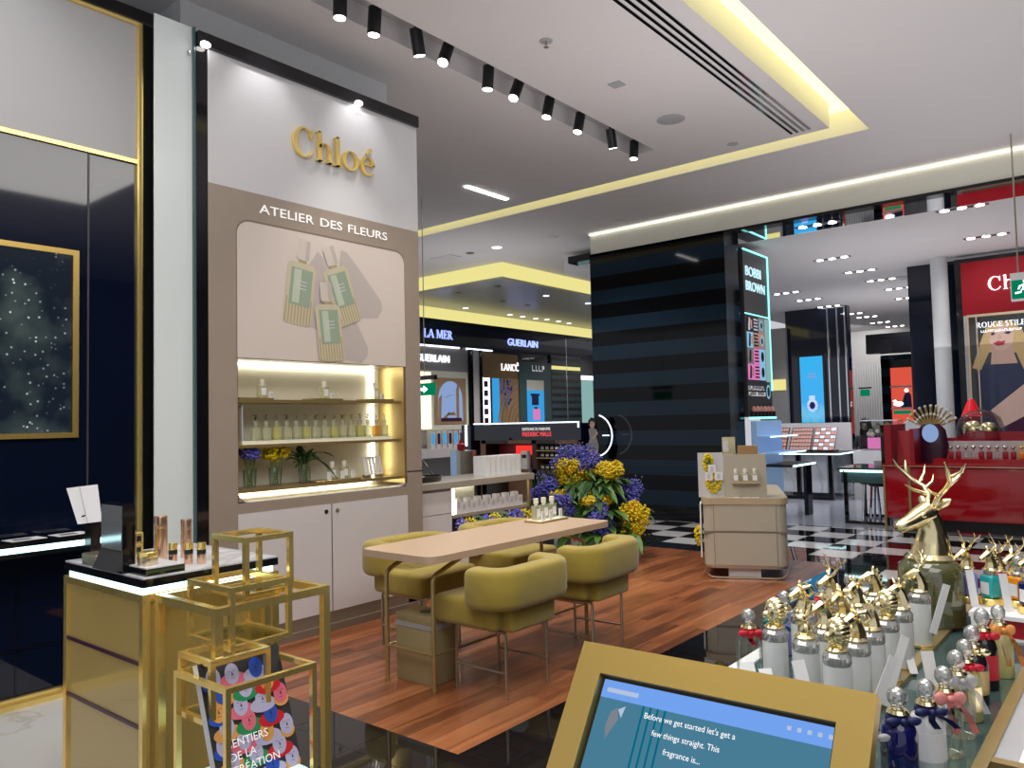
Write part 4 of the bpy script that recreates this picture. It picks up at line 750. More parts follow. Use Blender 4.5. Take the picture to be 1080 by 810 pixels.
b.pg([(-.09,.95),(.07,.95),(.1,1.1),(.06,1.25),(.07,1.36),(.0,1.4),(-.08,1.37),(-.06,1.22),(-.12,1.08)],.0,0); b.pg([(-.09,.88),(.05,.88),(.09,1.04),(-.12,1.06)],.003,1); b.ell(-.01,1.45,.05,.065,.003,1); b.pg([(-.07,1.4),(-.08,1.5),(-.03,1.55),(.03,1.54),(.06,1.48),(.05,1.4),(.035,1.48),(-.03,1.5)],.005,2); b.pg([(.06,1.36),(.1,1.3),(.0,1.2),(-.03,1.23),(.05,1.29)],.005,1); mk('cutout',b,['greyp','skin','hair','blackm'],t)
mk('ring_light',MB().tube([(-.005,-.05+.3*cos(a),1.27+.32*sin(a)) for a in [R(-75+150*i/16)-PI*1 for i in range(17)]],.01).tube([(-.005,-.3,1.27),(-.005,-.18,1.27)],.008),'pil',t)
# ---- brand light box on the pillar side, facing -Y
t=thing('makeup_light_box','teal edged light box with colour mosaic on the striped pillar side','light box',(10.98,4.6,0))
mk('housing',MB().box(0,-.04,1.5,.94,.5,4.0),'char',t); mk('neon_edge',MB().box(0,-.055,3.97,.94,-.03,3.99).box(.92,-.055,1.9,.945,-.03,3.99).box(0,-.05,3.02,.92,-.038,3.035),'cled2',t)
mk('glow_panel',MB().box(.74,-.048,2.03,.915,-.04,3.0),'teal_lit',t)
b=MB(); b.M=MY(0,-.045,0)
for s_,z in (('BOBBI',3.6),('BROWN',3.38)): b.text(s_,.06,z,.15,0,.006,0,wide=.95 if s_=='BROWN' else 1.08)
mk('lettering',b,'cled3',t)
b=MB(); b.M=MY(.04,-.045,2.05); k=0
for j in range(4):
    for i in range(3):
        x,y=.225*i,.238*j; c=[0,1,2,3,4,0,1,3,0,2,1,4][(k*5)%12]; k+=1; b.rect(x,y,x+.222,y+.235,0,c)
        if k%3==0: b.ell(x+.11,y+.12,.06,.08,.003,1 if c!=1 else 2,12); b.ell(x+.11,y+.12,.04,.05,.004,2,12)
        elif k%3==1: b.pg([(x+.05,y+.02),(x+.12,y+.02),(x+.14,y+.2),(x+.08,y+.22)],.003,2 if c!=2 else 5); b.rect(x+.15,y+.05,x+.2,y+.18,.003,4)
        else:
            for q in range(4): b.rect(x+.03,y+.03+.05*q,x+.19,y+.055+.05*q,.003,5 if c==2 else 2)
mk('mosaic_poster',b,['pinkp','cyanp','blackm','greyp','nudes','lgrey'],t)
b=MB(); b.M=MY(.04,-.042,1.78); dashes(b,0,.12,.56,.06,0,0); dashes(b,0,.03,.62,.06,0,0); b.ell(.76,.1,.08,.11,0,1,20); b.ell(.76,.1,.055,.08,.002,2,20); mk('slogan_panel',b,['txtw','cyanp','char'],t)
mk('product_row',MB().box(.02,-.1,1.47,.94,-.04,1.5),'cled2',t)
for i in range(6): tag(at(mk('lipstick_display',MB().cyl((0,0,0),.05,.08,12,0).lathe([(.04,.08),(.04,.12),(.01,.16)],n=12,mi=1),['blackm','nudes' if i%2 else 'rose']),(11.1+.14*i,4.52,1.5)),f'large lipstick sample under the light box, {nth[i]} from the left','lipstick','lipstick samples under the light box')
t=thing('stepped_display_shelf','stepped ice blue lit shelves under the makeup light box','shelf unit',(10.98,4.55,0))
mk('back',MB().box(0,-.1,0,1.0,-.02,1.44),'lblue',t)
for d_,z in ((.3,1.22),(.42,.98)): mk('shelf',MB().box(.0,-d_,z-.02,1.1,-.1,z),'lblue',t); mk('led_strip',MB().box(.0,-d_-.006,z-.018,1.1,-d_,z-.004),'cled',t)
mk('table_top',MB().box(.3,-.5,.76,1.25,-.02,.80,0).box(.3,-.51,.765,1.25,-.5,.79,1),['blackm','cled'],t)
mk('leg',MB().box(1.0,-.46,0,1.2,-.4,.76),'black',t)
# ---- makeup counter with palettes
t=thing('makeup_counter','white marble makeup counter with teal lit top and black legs','counter',(14.7,4.4,0))
mk('body',MB().box(-.36,.15,.12,1.0,1.9,.79),'marblew',t); mk('worktop',MB().box(-.5,-.1,.8,1.1,2.0,.84),'blackm',t); mk('led_strip',MB().box(-.51,-.1,.805,-.49,2.0,.825).box(-.5,-.11,.805,1.1,-.1,.825),'cled',t)
for y in (.06,.62,1.25): mk('leg',MB().bar((-.42,y,0),(-.42,y,.8),.07),'black',t)
mk('foot_rail',MB().bar((-.42,.06,.03),(-.42,1.25,.03),.06),'black',t)
for i,(y,l,c) in enumerate(((5.55,'lipsticks in dark rows, left','plum'),(5.1,'nude powders, middle','nudes'),(4.68,'pink blushers, right','lilac'))):
    t=thing('makeup_palette_stand','slanted makeup tester stand of '+l+' on the marble counter','stand',(14.55,y,.84),0,'slanted makeup tester stands')
    Mq=Matrix.Rotation(R(32),4,'Y'); b=MB(); b.M=Mq; b.box(0,-.2,.02,.03,.2,.52); mk('board',b,'blackm' if c=='plum' else 'plum',t); mk('base',MB().box(-.02,-.2,0,.3,.2,.03),'blackm',t)
    b=MB(); b.M=Mq
    for r_ in range(6):
        for q in range(7 if c!='lilac' else 4): y0=-.185+(.053 if c!='lilac' else .094)*q; b.box(-.008,y0,.04+.08*r_,0,y0+(.045 if c!='lilac' else .08),.1+.08*r_,0 if (r_+q)%2 or c=='nudes' else 1)
    mk('tester_pan',b,[{'plum':'nudes','nudes':'nudes','lilac':'cardw'}[c],{'plum':'rose','nudes':'rose','lilac':'rose'}[c]],t)
tag(at(mk('backsplash',MB().box(0,0,.84,.05,1.9,1.36),'lilac'),(15.2,4.35,0)),'pale lilac splash panel behind the makeup testers','panel')
t=thing('lit_demo_table','black demo table with teal lit rim beside the red counter','table',(11.38,2.8,0))
mk('apron',MB().box(0,.02,.56,.9,.62,.71),'tealedge',t); mk('table_top',MB().box(-.03,0,.74,.95,.66,.77),'teal_glass',t); mk('led_strip',MB().box(-.035,0,.71,-.005,.56,.74).box(-.03,.6,.71,.9,.62,.74),'cled',t)
for x in (.0,.9):
    for y in (.03,.56): mk('leg',MB().bar((x,y,0),(x,y,.71),.045),'black',t)
mk('floor_rail',MB().bar((0,.03,.02),(0,.56,.02),.04).bar((.9,.03,.02),(.9,.56,.02),.04),'black',t)
tag(at(mk('tester_box',MB().rbox(0,0,0,.2,.16,.09,.006,2),'grey'),(11.6,2.88,.77)),'grey tester box on the teal lit demo table','box')
for i,(x,y) in enumerate(((11.7,3.0),(12.0,3.2))):
    t=thing('bar_stool','slim chrome legged bar stool under the lit demo table, '+('nearer','farther')[i]+' one','stool',(x,y,0),.3*i,'stools under the lit demo table'); mk('seat',MB().lathe([(.14,.5),(.15,.52),(.15,.54),(.13,.55)],n=18),'blackm',t)
    for q in range(4): a=PI/4+PI/2*q; mk('leg',MB().rod((.16*cos(a),.16*sin(a),0),(.12*cos(a),.12*sin(a),.5),.016),'chrome',t)
t=thing('glass_showcase','clear glass showcase with pale goods on a white counter','showcase',(14.9,3.4,0))
mk('counter',MB().box(0,0,0,.6,.85,.85),'lilac',t); mk('glass_box',MB().box(.05,.1,.85,.5,.72,1.38),'clear',t); b=MB()
rr=random.Random(8)
for k in range(16): b.ball((.15+rr.random()*.2,.18+rr.random()*.45,1.12+rr.random()*.2),.045,8,5,k%2)
stuff(mk('flowers_inside',b,['cream','yellow'],t)); mk('pink_card',MB().box(.1,.2,.88,.12,.62,1.08),'pinkp',t); mk('lit_rim',MB().box(.05,.1,1.38,.5,.72,1.395),'lgrey',t)
tag(at(mk('round_mirror',MB().lathe([(.16,-.01),(.17,0),(.16,.01)],n=24),'lgrey'),(14.6,3.2,1.22)),'round grey vanity mirror right of the glass showcase','mirror'); bpy.data.objects['round_mirror'].rotation_euler=(0,R(90),0)
mk('mirror_stand',MB().rod((-0.0,0,0),(.38,0,0),.012).lathe([(.08,.375),(.08,.385)],n=14),'steel',bpy.data.objects['round_mirror'])
# ---- far zone
t=thing('water_screen','tall glowing blue water screen on the dark pillar','screen',(19.44,6.16,0))
mk('frame',MB().box(0,-.05,1.28,.06,.6,3.0),'black',t); b=MB(); b.M=MX(-.004,.55,1.33); b.rect(0,0,.55,1.62,0,0); b.ell(.27,.42,.13,.16,.003,1,16); b.rect(.2,.56,.34,.66,.004,1)
for k in range(8): 
    z0=.08+.05*k+.0; P=[(.02+.065*i,z0+.02*sin(i*1.1+k)) for i in range(9)]; b.pg(P+[(x,y+.012) for x,y in reversed(P)],.005,2)
b.rect(.2,1.18,.36,1.21,.004,2); b.rect(.17,1.1,.39,1.14,.004,2); b.ell(.27,.42,.07,.09,.006,3,14); mk('display',b,['water','bluesign','sky','navyr'],t)
t=thing('seated_person','person with long black hair sitting behind the glass showcase','person',(17.0,4.58,0))
def skin(name,verts,edges,radii,m,parent,sub=2):
    me=bpy.data.meshes.new(name); me.from_pydata(verts,edges,[]); o=bpy.data.objects.new(name,me); COL.objects.link(o); o.parent=parent; me.materials.append(G[m])
    sk=o.modifiers.new('skin','SKIN'); lay=me.skin_vertices[0].data if me.skin_vertices else None
    if lay is None: bpy.context.view_layer.objects.active=o; me.attributes; 
    for i,r in enumerate(radii): me.skin_vertices[0].data[i].radius=(r,r)
    me.skin_vertices[0].data[0].use_root=True; ss=o.modifiers.new('sub','SUBSURF'); ss.levels=ss.render_levels=sub; sk.use_smooth_shade=True; return o
V=[(0,0,.5),(0,0,.72),(0,0,.95),(0,0,1.08),(0,0,1.2),(-.01,0,1.3),(0,.17,1.03),(.03,.22,.8),(-.2,.18,.72),(0,-.17,1.03),(.03,-.22,.8),(-.2,-.18,.72),(-.05,.1,.48),(-.45,.12,.48),(-.45,.12,.08),(-.05,-.1,.48),(-.45,-.12,.48),(-.45,-.12,.08)]
E_=[(0,1),(1,2),(2,3),(3,4),(4,5),(2,6),(6,7),(7,8),(2,9),(9,10),(10,11),(0,12),(12,13),(13,14),(0,15),(15,16),(16,17)]
try: skin('body',V,E_,[.13,.12,.13,.06,.085,.08,.06,.045,.03,.06,.045,.03,.08,.07,.05,.08,.07,.05],'cloth',t)
except Exception as ex: print('SKIN',ex)
mk('hair',MB().ball((.01,0,1.3),(.115,.115,.15)).ball((.06,0,1.12),(.06,.14,.22)),'hair',t); mk('face',MB().ball((-.03,0,1.27),(.085,.075,.11)),'skin',t)
t=thing('person_stool','simple dark stool under the seated person','stool',(17.05,4.58,0)); mk('seat',MB().cyl((0,0,.36),.2,.05,18),'blackm',t); mk('post',MB().cyl((0,0,0),.04,.36),'chrome',t)
t=thing('coral_display','coral lit display niche with white bow and navy figure far away','display',(21.38,4.64,0))
mk('niche',MB().box(0,0,1.0,.1,.47,2.66),'orange',t); [mk('shelf',MB().box(-.1,.0,z,.0,.47,z+.04),'lilac',t) for z in (2.16,1.62)]
b=MB(); b.M=MX(-.02,.47,1.66); b.pg([(.22,0),(.47,0),(.46,.3),(.38,.42),(.3,.3)],0,0); b.ell(.16,.09,.12,.06,.004,1); b.pg([(.02,.16),(.16,.1),(.1,.2)],.004,1); b.ell(.36,.42,.05,.05,.004,1); b.rect(.04,-.17,.45,-.08,.004,2); mk('figure',b,['navyr','pil','green'],t)
tag(at(mk('far_exit_sign',MB().box(0,-.13,0,.02,.13,.2,0).box(-.01,-.18,.22,.03,.18,.27,1),['green','black']),(24.9,6.68,2.05)),'tiny green exit sign against the far ribbed glass wall','exit sign')
# ---- red brand wall, facing -X
t=thing('red_sign_wall','red brand wall with white serif name and woman poster','display wall',(14.83,2.475,0))
mk('frame',MB().box(0,-3.6,0,.2,0,4.06),'black',t); mk('sign_panel',MB().box(-.02,-3.6,3.1,0,-.095,3.99),'redp',t); mk('lower_panel',MB().box(-.015,-3.6,0,0,-.1,3.1),'grey',t)
b=MB(); b.M=MX(-.025,-.48,3.48); serif(b,'Christian',0,0,.22,0,.02,0,.03); mk('lettering',b,'pil',t)
mk('poster_frame',MB().box(-.2,-3.0,.9,-.02,-.17,.94).box(-.2,-3.0,3.05,-.02,-.17,3.09).box(-.2,-.2,.94,-.02,-.17,3.05).box(-.2,-.32,.94,-.18,-.30,3.05),'champ',t)
b=MB(); b.M=MX(-.05,-.2,.95); PX=.0155
def pp(L,z,mi): b.pg([((x-1030)*PX,(470-y)*PX) for x,y in L],z,mi)
b.rect(0,0,2.2,2.1,0,0)
pp([(1033,408),(1031,395),(1036,385),(1048,383),(1078,383),(1100,400),(1110,470),(1032,470)],.002,1)
pp([(1030,388),(1038,362),(1044,346),(1054,340),(1066,340),(1076,350),(1083,368),(1092,388),(1096,398),(1076,392),(1070,374),(1046,372),(1038,390)],.003,2)
pp([(1049,366),(1066,366),(1071,385),(1047,385)],.004,4); pp([(1045,352),(1049,345),(1058,342),(1066,345),(1069,355),(1067,365),(1060,371),(1053,370),(1047,362)],.006,3)
pp([(1050,363),(1055,360.5),(1057.5,361.5),(1061,360.5),(1060,365),(1054,366)],.008,5); pp([(1046.5,353),(1050,351.2),(1053,353),(1050,354.6)],.008,6); pp([(1060,353),(1064,351),(1067,352.5),(1064,354.4)],.008,6); pp([(1046,349.5),(1050,348),(1054,349.5),(1050,349.2)],.008,2); pp([(1059,349),(1064,347.4),(1068,349.5),(1064,348.6)],.008,2); pp([(1055.5,353),(1057,353),(1058.5,358.5),(1053.5,359)],.008,4)
pp([(1045,346),(1056,340),(1060,341),(1050,350),(1045,362),(1041,380),(1034,392),(1038,366)],.009,2); pp([(1062,341),(1072,349),(1080,370),(1082,392),(1074,378),(1069,352)],.009,2)
pp([(1045,433),(1080,403),(1100,402),(1100,425),(1062,447),(1053,452)],.012,3); pp([(1060,450),(1100,420),(1100,470),(1050,470)],.010,7); pp([(1043,470),(1046,440),(1054,452),(1062,470)],.009,6)
serif(b,'ROUGE STILETTO',.09,1.93,.085,.012,0,8,.03); dashes(b,.15,1.85,.55,.035,.012,8); mk('woman_poster',b,['dkprint','denim','blond','skin_l','skin','lips','navyr','plum','pil'],t)
# ---- red perfume counter
t=thing('red_perfume_counter','glossy red perfume counter on gold posts with raised back','counter',(10.9,.2,0))
mk('body',MB().rbox(0,0,.17,1.1,2.54,.82,.01,2),'red',t); mk('worktop',MB().box(-.04,-.02,.82,1.14,2.56,.855,0).box(-.05,-.02,.828,-.04,2.56,.84,1),['red','champ'],t)
mk('base_core',MB().box(.25,.3,0,1.05,2.4,.17),'blackm',t)
mk('post',MB().box(-.012,2.225,.05,.012,2.255,.82).box(-.012,2.525,0,.012,2.55,.82),'brass',t); mk('foot',MB().cyl((.3,1.6,.0),.05,.17,16,0).cyl((.3,1.6,0),.2,.012,24,1),['gold','redd'],t)
b=MB(); b.M=MX(.85,2.1,0); P=[(0,.855),(0,1.24)]+[(.08*i,1.24-.08*sin(min(1,i/5)*PI)*(1 if i<6 else .4*(1 if i%6<3 else -.3))) for i in range(1,26)]+[(2.05,1.22),(2.05,.855)]; b.ext(P,-.04,0); mk('back_board',b,'redd',t)
mk('mirror_strip',MB().box(.6,.15,.9,.62,1.98,1.13),'lilac',t); mk('side_board',MB().box(.1,2.46,.855,.9,2.54,1.36).box(.15,2.2,.855,.85,2.25,1.3),'redd',t); mk('display_step',MB().box(.2,.1,.855,.6,2.0,.92),'red',t)
for i in range(12):
    c=['redd','redd','clear','clear','redd','redd','clear','redd','redd','orangej','orangej','orangej'][i]
    t=thing('red_counter_flacon',f'small crystal stoppered flacon on the red counter, {nth[i]} from the left','perfume bottle',(11.3,2.03-.085*i,.92),0,'flacons on the red counter'); mk('body',MB().rbox(-.03,-.03,0,.03,.03,.085,.01,2),c,t); mk('stopper',MB().cyl((0,0,.085),.012,.03,10).ball((0,0,.135),.026,10,7).ball((0,-.02,.15),.012,7,5),'silver' if i<9 else 'gold',t)
t=thing('lipstick_fan_stand','fan of gold lipsticks rising from a dark oval base','lipstick stand',(11.5,2.28,.855))
mk('base',MB().lathe([(.16,0),(.2,.2),(.17,.42),(.1,.5)],n=20,sx=.4),'plum',t); b=MB()
for i in range(11):
    for q in range(2): a=R(-62+124*i/10); r0=.08+.11*q; b.rod((.03*q,r0*sin(a),.42+r0*cos(a)),(.03*q,(r0+.12)*sin(a),.42+(r0+.12)*cos(a)),.015,7,0); b.ball((.03*q,(r0+.13)*sin(a),.42+(r0+.13)*cos(a)),.02,7,5,1)
mk('lipstick_fan',b,['brass','cream'],t); mk('screen_disc',MB().ball((-.08,0,.38),(.02,.1,.12),14,9),'sky',t)
t=thing('glass_cloche','clear glass dome over gold goods on the red counter','cloche',(11.9,1.78,1.16)); mk('dome',MB().lathe([(.28,0),(.28,.14),(.24,.26),(.15,.34),(.03,.37),(.03,.4)],n=24),'clear',t); mk('gold_goods',MB().ball((0,.08,.11),(.12,.13,.12),12,8).ball((0,-.1,.1),(.11,.12,.11),12,8),'goldl',t); mk('base',MB().lathe([(.29,-.3),(.29,0)],n=24),'redd',t)
tag(at(mk('red_cone',MB().lathe([(.13,0),(.05,.2),(.03,.24)],n=24),'bright_red2'),(12.3,1.93,1.44)),'bright red cone behind the glass dome','cone'); mk('stand',MB().lathe([(.1,-1.44),(.1,0)],n=16),'redd',bpy.data.objects['red_cone'])
tag(at(mk('leaning_red_card',MB().add([(0,0,0),(0,.2,0),(.2,.22,.42),(.2,.06,.42)],[(0,1,2,3)]).add([(.01,0,0),(.01,.2,0),(.21,.22,.42),(.21,.06,.42)],[(3,2,1,0)]),'redd'),(11.1,2.42,.856)),'slanted red card at the left end of the red counter','card')
tag(at(mk('black_screen_panel',MB().box(0,0,0,.05,.08,.58),'black'),(11.45,2.82,.771)),'thin black upright panel between demo table and red counter','panel')
# ================================================================ PERFUME TABLE IN THE FOREGROUND
ZD=.95
t=thing('perfume_table','long perfume table with dark glass trays edged in gold','table',(1.2,.245,0))
mk('base',MB().box(.05,-.4,0,1.35,.48,.9),'blackm',t)
mk('upper_tray',MB().box(0,.2,.9,1.42,.5,ZD-.002,0),'teal_glass',t); mk('lower_tray',MB().box(0,.0,.9,1.42,.178,ZD-.006),'teal_glass',t)
mk('gold_edge',MB().box(-.01,.178,.9,1.42,.2,ZD+.002).box(-.01,-.02,.9,1.42,0,ZD+.002).box(.24,-.42,.9,.262,-.02,ZD+.001).box(-.02,-.42,.9,-.01,.5,ZD),'brass',t)
mk('white_edge',MB().box(0,.472,.9,1.43,.505,ZD+.003),'cardw',t)
mk('side_worktop',MB().box(.262,-.42,.9,1.42,-.02,ZD-.003),'grey',t)
tag(at(mk('white_sheet',MB().box(0,0,0,.3,.17,.002),'cardw'),(1.46,.02,.948)),'plain white sheet lying at the right side of the perfume table','sheet')
# --- stoppers
def head(b,kind,mi=0,s=1.0):   # gold animal head on a neck, muzzle towards local +y
    def B(c,r): b.ball(tuple(k*s for k in c),tuple(k*s for k in r),10,7,mi)
    def Tb(P,r): b.tube([tuple(k*s for k in p) for p in P],[k*s for k in r],7,mi=mi)
    b.lathe([(.021*s,0),(.024*s,.004*s),(.018*s,.009*s)],(0,0,0),14,mi)
    if kind=='lion':
        for k in range(14): a=2*PI*k/14; b.ball((.017*s*cos(a),-.004*s,(.038+.019*sin(a))*s),(.011*s,.016*s,.012*s),8,6,mi)
        B((0,.004,.038),(.019,.018,.021)); B((0,.02,.032),(.01,.011,.009)); B((0,-.006,.02),(.02,.018,.018)); return
    if kind=='rabbit':
        B((0,0,.02),(.016,.017,.018)); B((0,.008,.042),(.012,.016,.012)); 
        for x in (-.007,.007): Tb([(x,-.002,.05),(x*1.3,-.008,.066),(x*1.5,-.012,.08)],[.004,.0055,.001])
        return
    # long necked beasts
    Tb([(0,-.004,.004),(0,-.006,.02),(0,-.002,.038),(0,.004,.05)],[.02,.016,.0125,.011])
    Tb([(0,-.004,.052),(0,.008,.05),(0,.022,.043),(0,.034,.037),(0,.038,.036)],[.008,.0125,.0095,.0075,.004])
    for x in (-1,1): Tb([(x*.007,-.002,.058),(x*.014,-.006,.068),(x*.017,-.007,.073)],[.003,.0045,.001])
    if kind=='horse':
        for k in range(6): B((0,-.012-.004*(k%2)-.002*k,.056-.009*k),(.004,.008,.009))
    if kind=='ram':
        for x in (-1,1): Tb([(x*.008,0,.06),(x*.018,-.012,.064),(x*.024,-.016,.05),(x*.022,-.004,.042),(x*.02,.004,.05)],[.006,.0065,.006,.004,.002])
    if kind=='stag':
        for x in (-1,1):
            Tb([(x*.005,-.002,.06),(x*.014,-.012,.075),(x*.026,-.014,.092),(x*.03,-.006,.112)],[.003,.0028,.0025,.001])
            Tb([(x*.014,-.012,.075),(x*.018,.004,.086),(x*.018,.01,.094)],[.002,.002,.0008]); Tb([(x*.024,-.014,.089),(x*.036,-.018,.1),(x*.04,-.02,.108)],[.002,.002,.0008])
    if kind=='bull':
        for x in (-1,1): Tb([(x*.008,0,.057),(x*.024,.0,.06),(x*.032,.002,.072)],[.005,.004,.001])
def frosted(label,loc,kind,rz,body='frost',band='gold'):
    t=thing('animal_head_bottle',label,'perfume bottle',loc,rz,'frosted bottles with gold animal stoppers')
    mk('body',MB().lathe([(.024,.0),(.0245,.004),(.0245,.097),(.0235,.102)],n=20),body,t); mk('base_ring',MB().lathe([(.0265,0),(.027,.002),(.0265,.006)],n=20),band,t)
    mk('glass_shoulder',MB().lathe([(.0235,.102),(.025,.106),(.025,.118),(.02,.124),(.014,.128)],n=20),'crystal',t)
    b=MB(); b.M=Matrix.Translation((0,0,.126)); head(b,kind,0,.88); mk('stopper',b,'goldl',t); return t
LT=R(55)   # muzzle to the left of the view
fr=[(1.47,.462,'lion',LT,'gold lion head, nearest frosted bottle beside the gold kiosk corner'),(1.555,.452,'ram',LT,'gold ram head, second frosted bottle of the right row'),(1.649,.451,'horse',LT+.5,'gold horse head, third frosted bottle of the right row'),(1.757,.45,'lion',LT,'gold lion head, fourth frosted bottle of the right row'),(1.857,.446,'bull',LT-.3,'gold bull head, fifth frosted bottle of the right row'),(2.06,.452,'stag',LT-.6,'gold antlered stag head, last frosted bottle before the giant deer bottle'),
(1.52,.535,'rabbit',LT,'gold rabbit head, nearest frosted bottle of the middle row'),(1.62,.53,'horse',LT,'gold bent horse head, second frosted bottle of the middle row'),(1.73,.53,'ram',LT+.2,'gold ram head, third frosted bottle of the middle row'),(1.84,.53,'bull',LT,'gold bull head, fourth frosted bottle of the middle row'),(1.97,.53,'horse',LT-.4,'gold horse head, farthest frosted bottle of the middle row'),
(1.56,.61,'lion',LT,'gold lion head, nearest frosted bottle of the left row'),(1.72,.61,'ram',LT,'gold ram head, second frosted bottle of the left row'),(1.88,.6,'stag',LT,'gold stag head, farthest frosted bottle of the left row')]
for i,(x,y,k,rz,l) in enumerate(fr): frosted('frosted perfume bottle with '+l,(x,y,ZD),k,rz,'frost','gold' if i%2 else 'brass')
def classic(label,loc,bodym,ribbon=None,tail=0,h=.14,r=.027,labelm=None,group='bottles with round crystal stoppers',rz=0):
    t=thing('round_stopper_bottle',label,'perfume bottle',loc,rz,group); s=h/.14
    mk('body',MB().lathe([(r*.92,0),(r,.003),(r,.072*s),(r*.86,.084*s),(r*.5,.093*s),(r*.42,.1*s)],n=20),bodym,t)
    if labelm: mk('paper_label',MB().lathe([(r*1.015,.018*s),(r*1.015,.062*s)],n=20),labelm,t)
    mk('collar',MB().lathe([(r*.5,.099*s),(r*.62,.103*s),(r*.5,.108*s)],n=16),'goldl',t)
    mk('stopper',MB().lathe([(r*.28,.107*s),(r*.35,.112*s)],n=12).ball((0,0,.126*s),(r*.56,r*.56,.0165*s),12,8),'crystal',t)
    if ribbon:
        b=MB().lathe([(r*.64,.088*s),(r*.7,.093*s),(r*.66,.099*s)],n=16)
        for q in (-1,1): b.ball((q*r*.6,-r*.6,.094*s),(r*.45,r*.2,(.011 if tail>=.05 else .007)*s),10,6)
        b.ball((0,-r*.68,.094*s),(r*.22,r*.2,.006*s),8,5)
        for q in (-1,1):
            if tail: 
                P=[(q*r*.1,-r*.75,.092*s),(q*r*.5+r*.3,-r*.95,.092*s-tail*.4),(q*r*.6+r*.7,-r*1.0,.092*s-tail)]
                b.add([(x-.005,y,z) for x,y,z in P]+[(x+.006,y,z) for x,y,z in P],[(0,1,4,3),(1,2,5,4),(3,4,1,0),(4,5,2,1)])
        mk('ribbon',b,ribbon,t)
    return t
VW=R(-50)
for x,y,bm,rb,l in ((1.62,.69,'clear','redr','red ribbon, nearest on the white table edge'),(1.74,.685,'clear','tealr','teal ribbon, second along the white table edge'),(1.83,.69,'lav','greyr','grey ribbon, third along the white table edge'),(2.0,.66,'clear','redr','red ribbon, farthest along the white table edge'),(2.1,.62,'clear',None,'no ribbon, behind the gold stag heads')):
    classic('clear perfume bottle with round stopper and '+l,(x,y,ZD),bm,rb,.02,rz=VW)
tag(at(mk('gold_perfume_box',MB().rbox(-.022,-.022,0,.022,.022,.1,.002,1),'goldl'),(1.93,.66,ZD)),'small pale gold perfume box on the white table edge','box')
ZL=.945
for x,y,bm,rb,tl_,h,r,lm,l in ((1.255,.352,'clear','greyr',0,.115,.024,None,'clear bottle with grey ribbon, mostly behind the gold kiosk'),(1.31,.325,'cobalt','navyr',0,.135,.027,None,'deep cobalt bottle with navy collar'),(1.375,.299,'frost','navyr',.02,.135,.026,'cardw','pale frosted bottle with navy ribbon and crest label'),(1.45,.287,'clear','pink',.05,.138,.026,None,'clear bottle with large pink ribbon bow'),(1.545,.285,'clear','greyr',.05,.142,.026,None,'clear bottle with grey organza bow'),(1.635,.287,'juicey','redr',0,.14,.025,'goldl','gold labelled bottle with red ribbon'),(1.74,.292,'blackglass','goldl',0,.142,.025,'brass','black bottle with gold label'),(1.84,.29,'blackglass','redr',0,.155,.026,'redr','black bottle with red ribbon and red label'),(1.94,.275,'juicey','orr',.07,.145,.025,None,'pale bottle with long orange ribbon')):
    classic('round stoppered perfume '+l,(x,y,ZL),bm,rb,tl_,h,r,lm,'bottles in the lower dark tray',VW)
# scent blotters
def strip(label,a,b_,wd=.018):
    a=Vector(a);b_=Vector(b_); v=b_-a; sd=v.cross(Vector((.77,.63,0))).normalized()*wd*.5; n=sd.cross(v).normalized()*.0008
    m=MB().add([(a-sd-n),(a+sd-n),(b_+sd-n),(b_-sd-n),(a-sd+n),(a+sd+n),(b_+sd+n),(b_-sd+n)],[(0,1,2,3),(7,6,5,4),(0,4,5,1),(1,5,6,2),(2,6,7,3),(3,7,4,0)])
    return tag(mk('scent_blotter',m,'cardw'),label,'paper strip','white scent blotters on the perfume table')
S0=[((1.60,.418,.95),(1.66,.392,1.07),'leaning right before the third frosted bottle'),((1.83,.418,.95),(1.90,.47,1.09),'leaning left between the fifth and last frosted bottles'),((2.03,.42,.99),(2.06,.392,1.1),'leaning right before the stag head bottle'),((1.50,.42,.95),(1.545,.385,1.06),'leaning right before the second frosted bottle'),((1.44,.5,.96),(1.46,.53,1.05),'upright beside the nearest lion head'),((1.40,.55,.955),(1.44,.585,1.03),'upright left of the rabbit head'),((1.67,.345,.95),(1.69,.362,1.04),'upright in the lower tray behind the pink bow'),((2.06,.33,.95),(2.08,.34,1.04),'upright behind the orange ribbon bottle'),((1.46,.61,.955),(1.49,.64,1.02),'short upright one beside the red ribbon bottle')]
for a,b_,l in S0: strip('white scent blotter '+l,a,b_,.024 if 'upright' in l else .017)
# --- giant deer bottle
t=thing('giant_deer_bottle','oversized olive glass bottle with large gold antlered deer stopper','bottle',(2.3,.475,ZD),R(52))
mk('body',MB().lathe([(.072,.0),(.078,.004),(.078,.13),(.074,.15),(.06,.165),(.05,.17)],n=32),'deerjuice',t)
mk('inner_liquid',MB().lathe([(.066,.012),(.068,.02),(.068,.118),(.064,.12)],n=28),'khaki_liq',t)
b=MB(); b.lathe([(.058,.165),(.062,.172),(.052,.182)],n=28)
b.tube([(0,-.006,.17),(0,-.01,.205),(0,-.012,.24),(0,-.004,.27),(0,.006,.285)],[.052,.043,.034,.03,.026],18)
b.tube([(0,-.022,.288),(0,.0,.288),(0,.03,.276),(0,.062,.262),(0,.088,.254),(0,.098,.252)],[.016,.03,.026,.019,.017,.009],14)
b.ball((0,.09,.256),(.014,.01,.012)).ball((0,.045,.262),(.02,.04,.016))
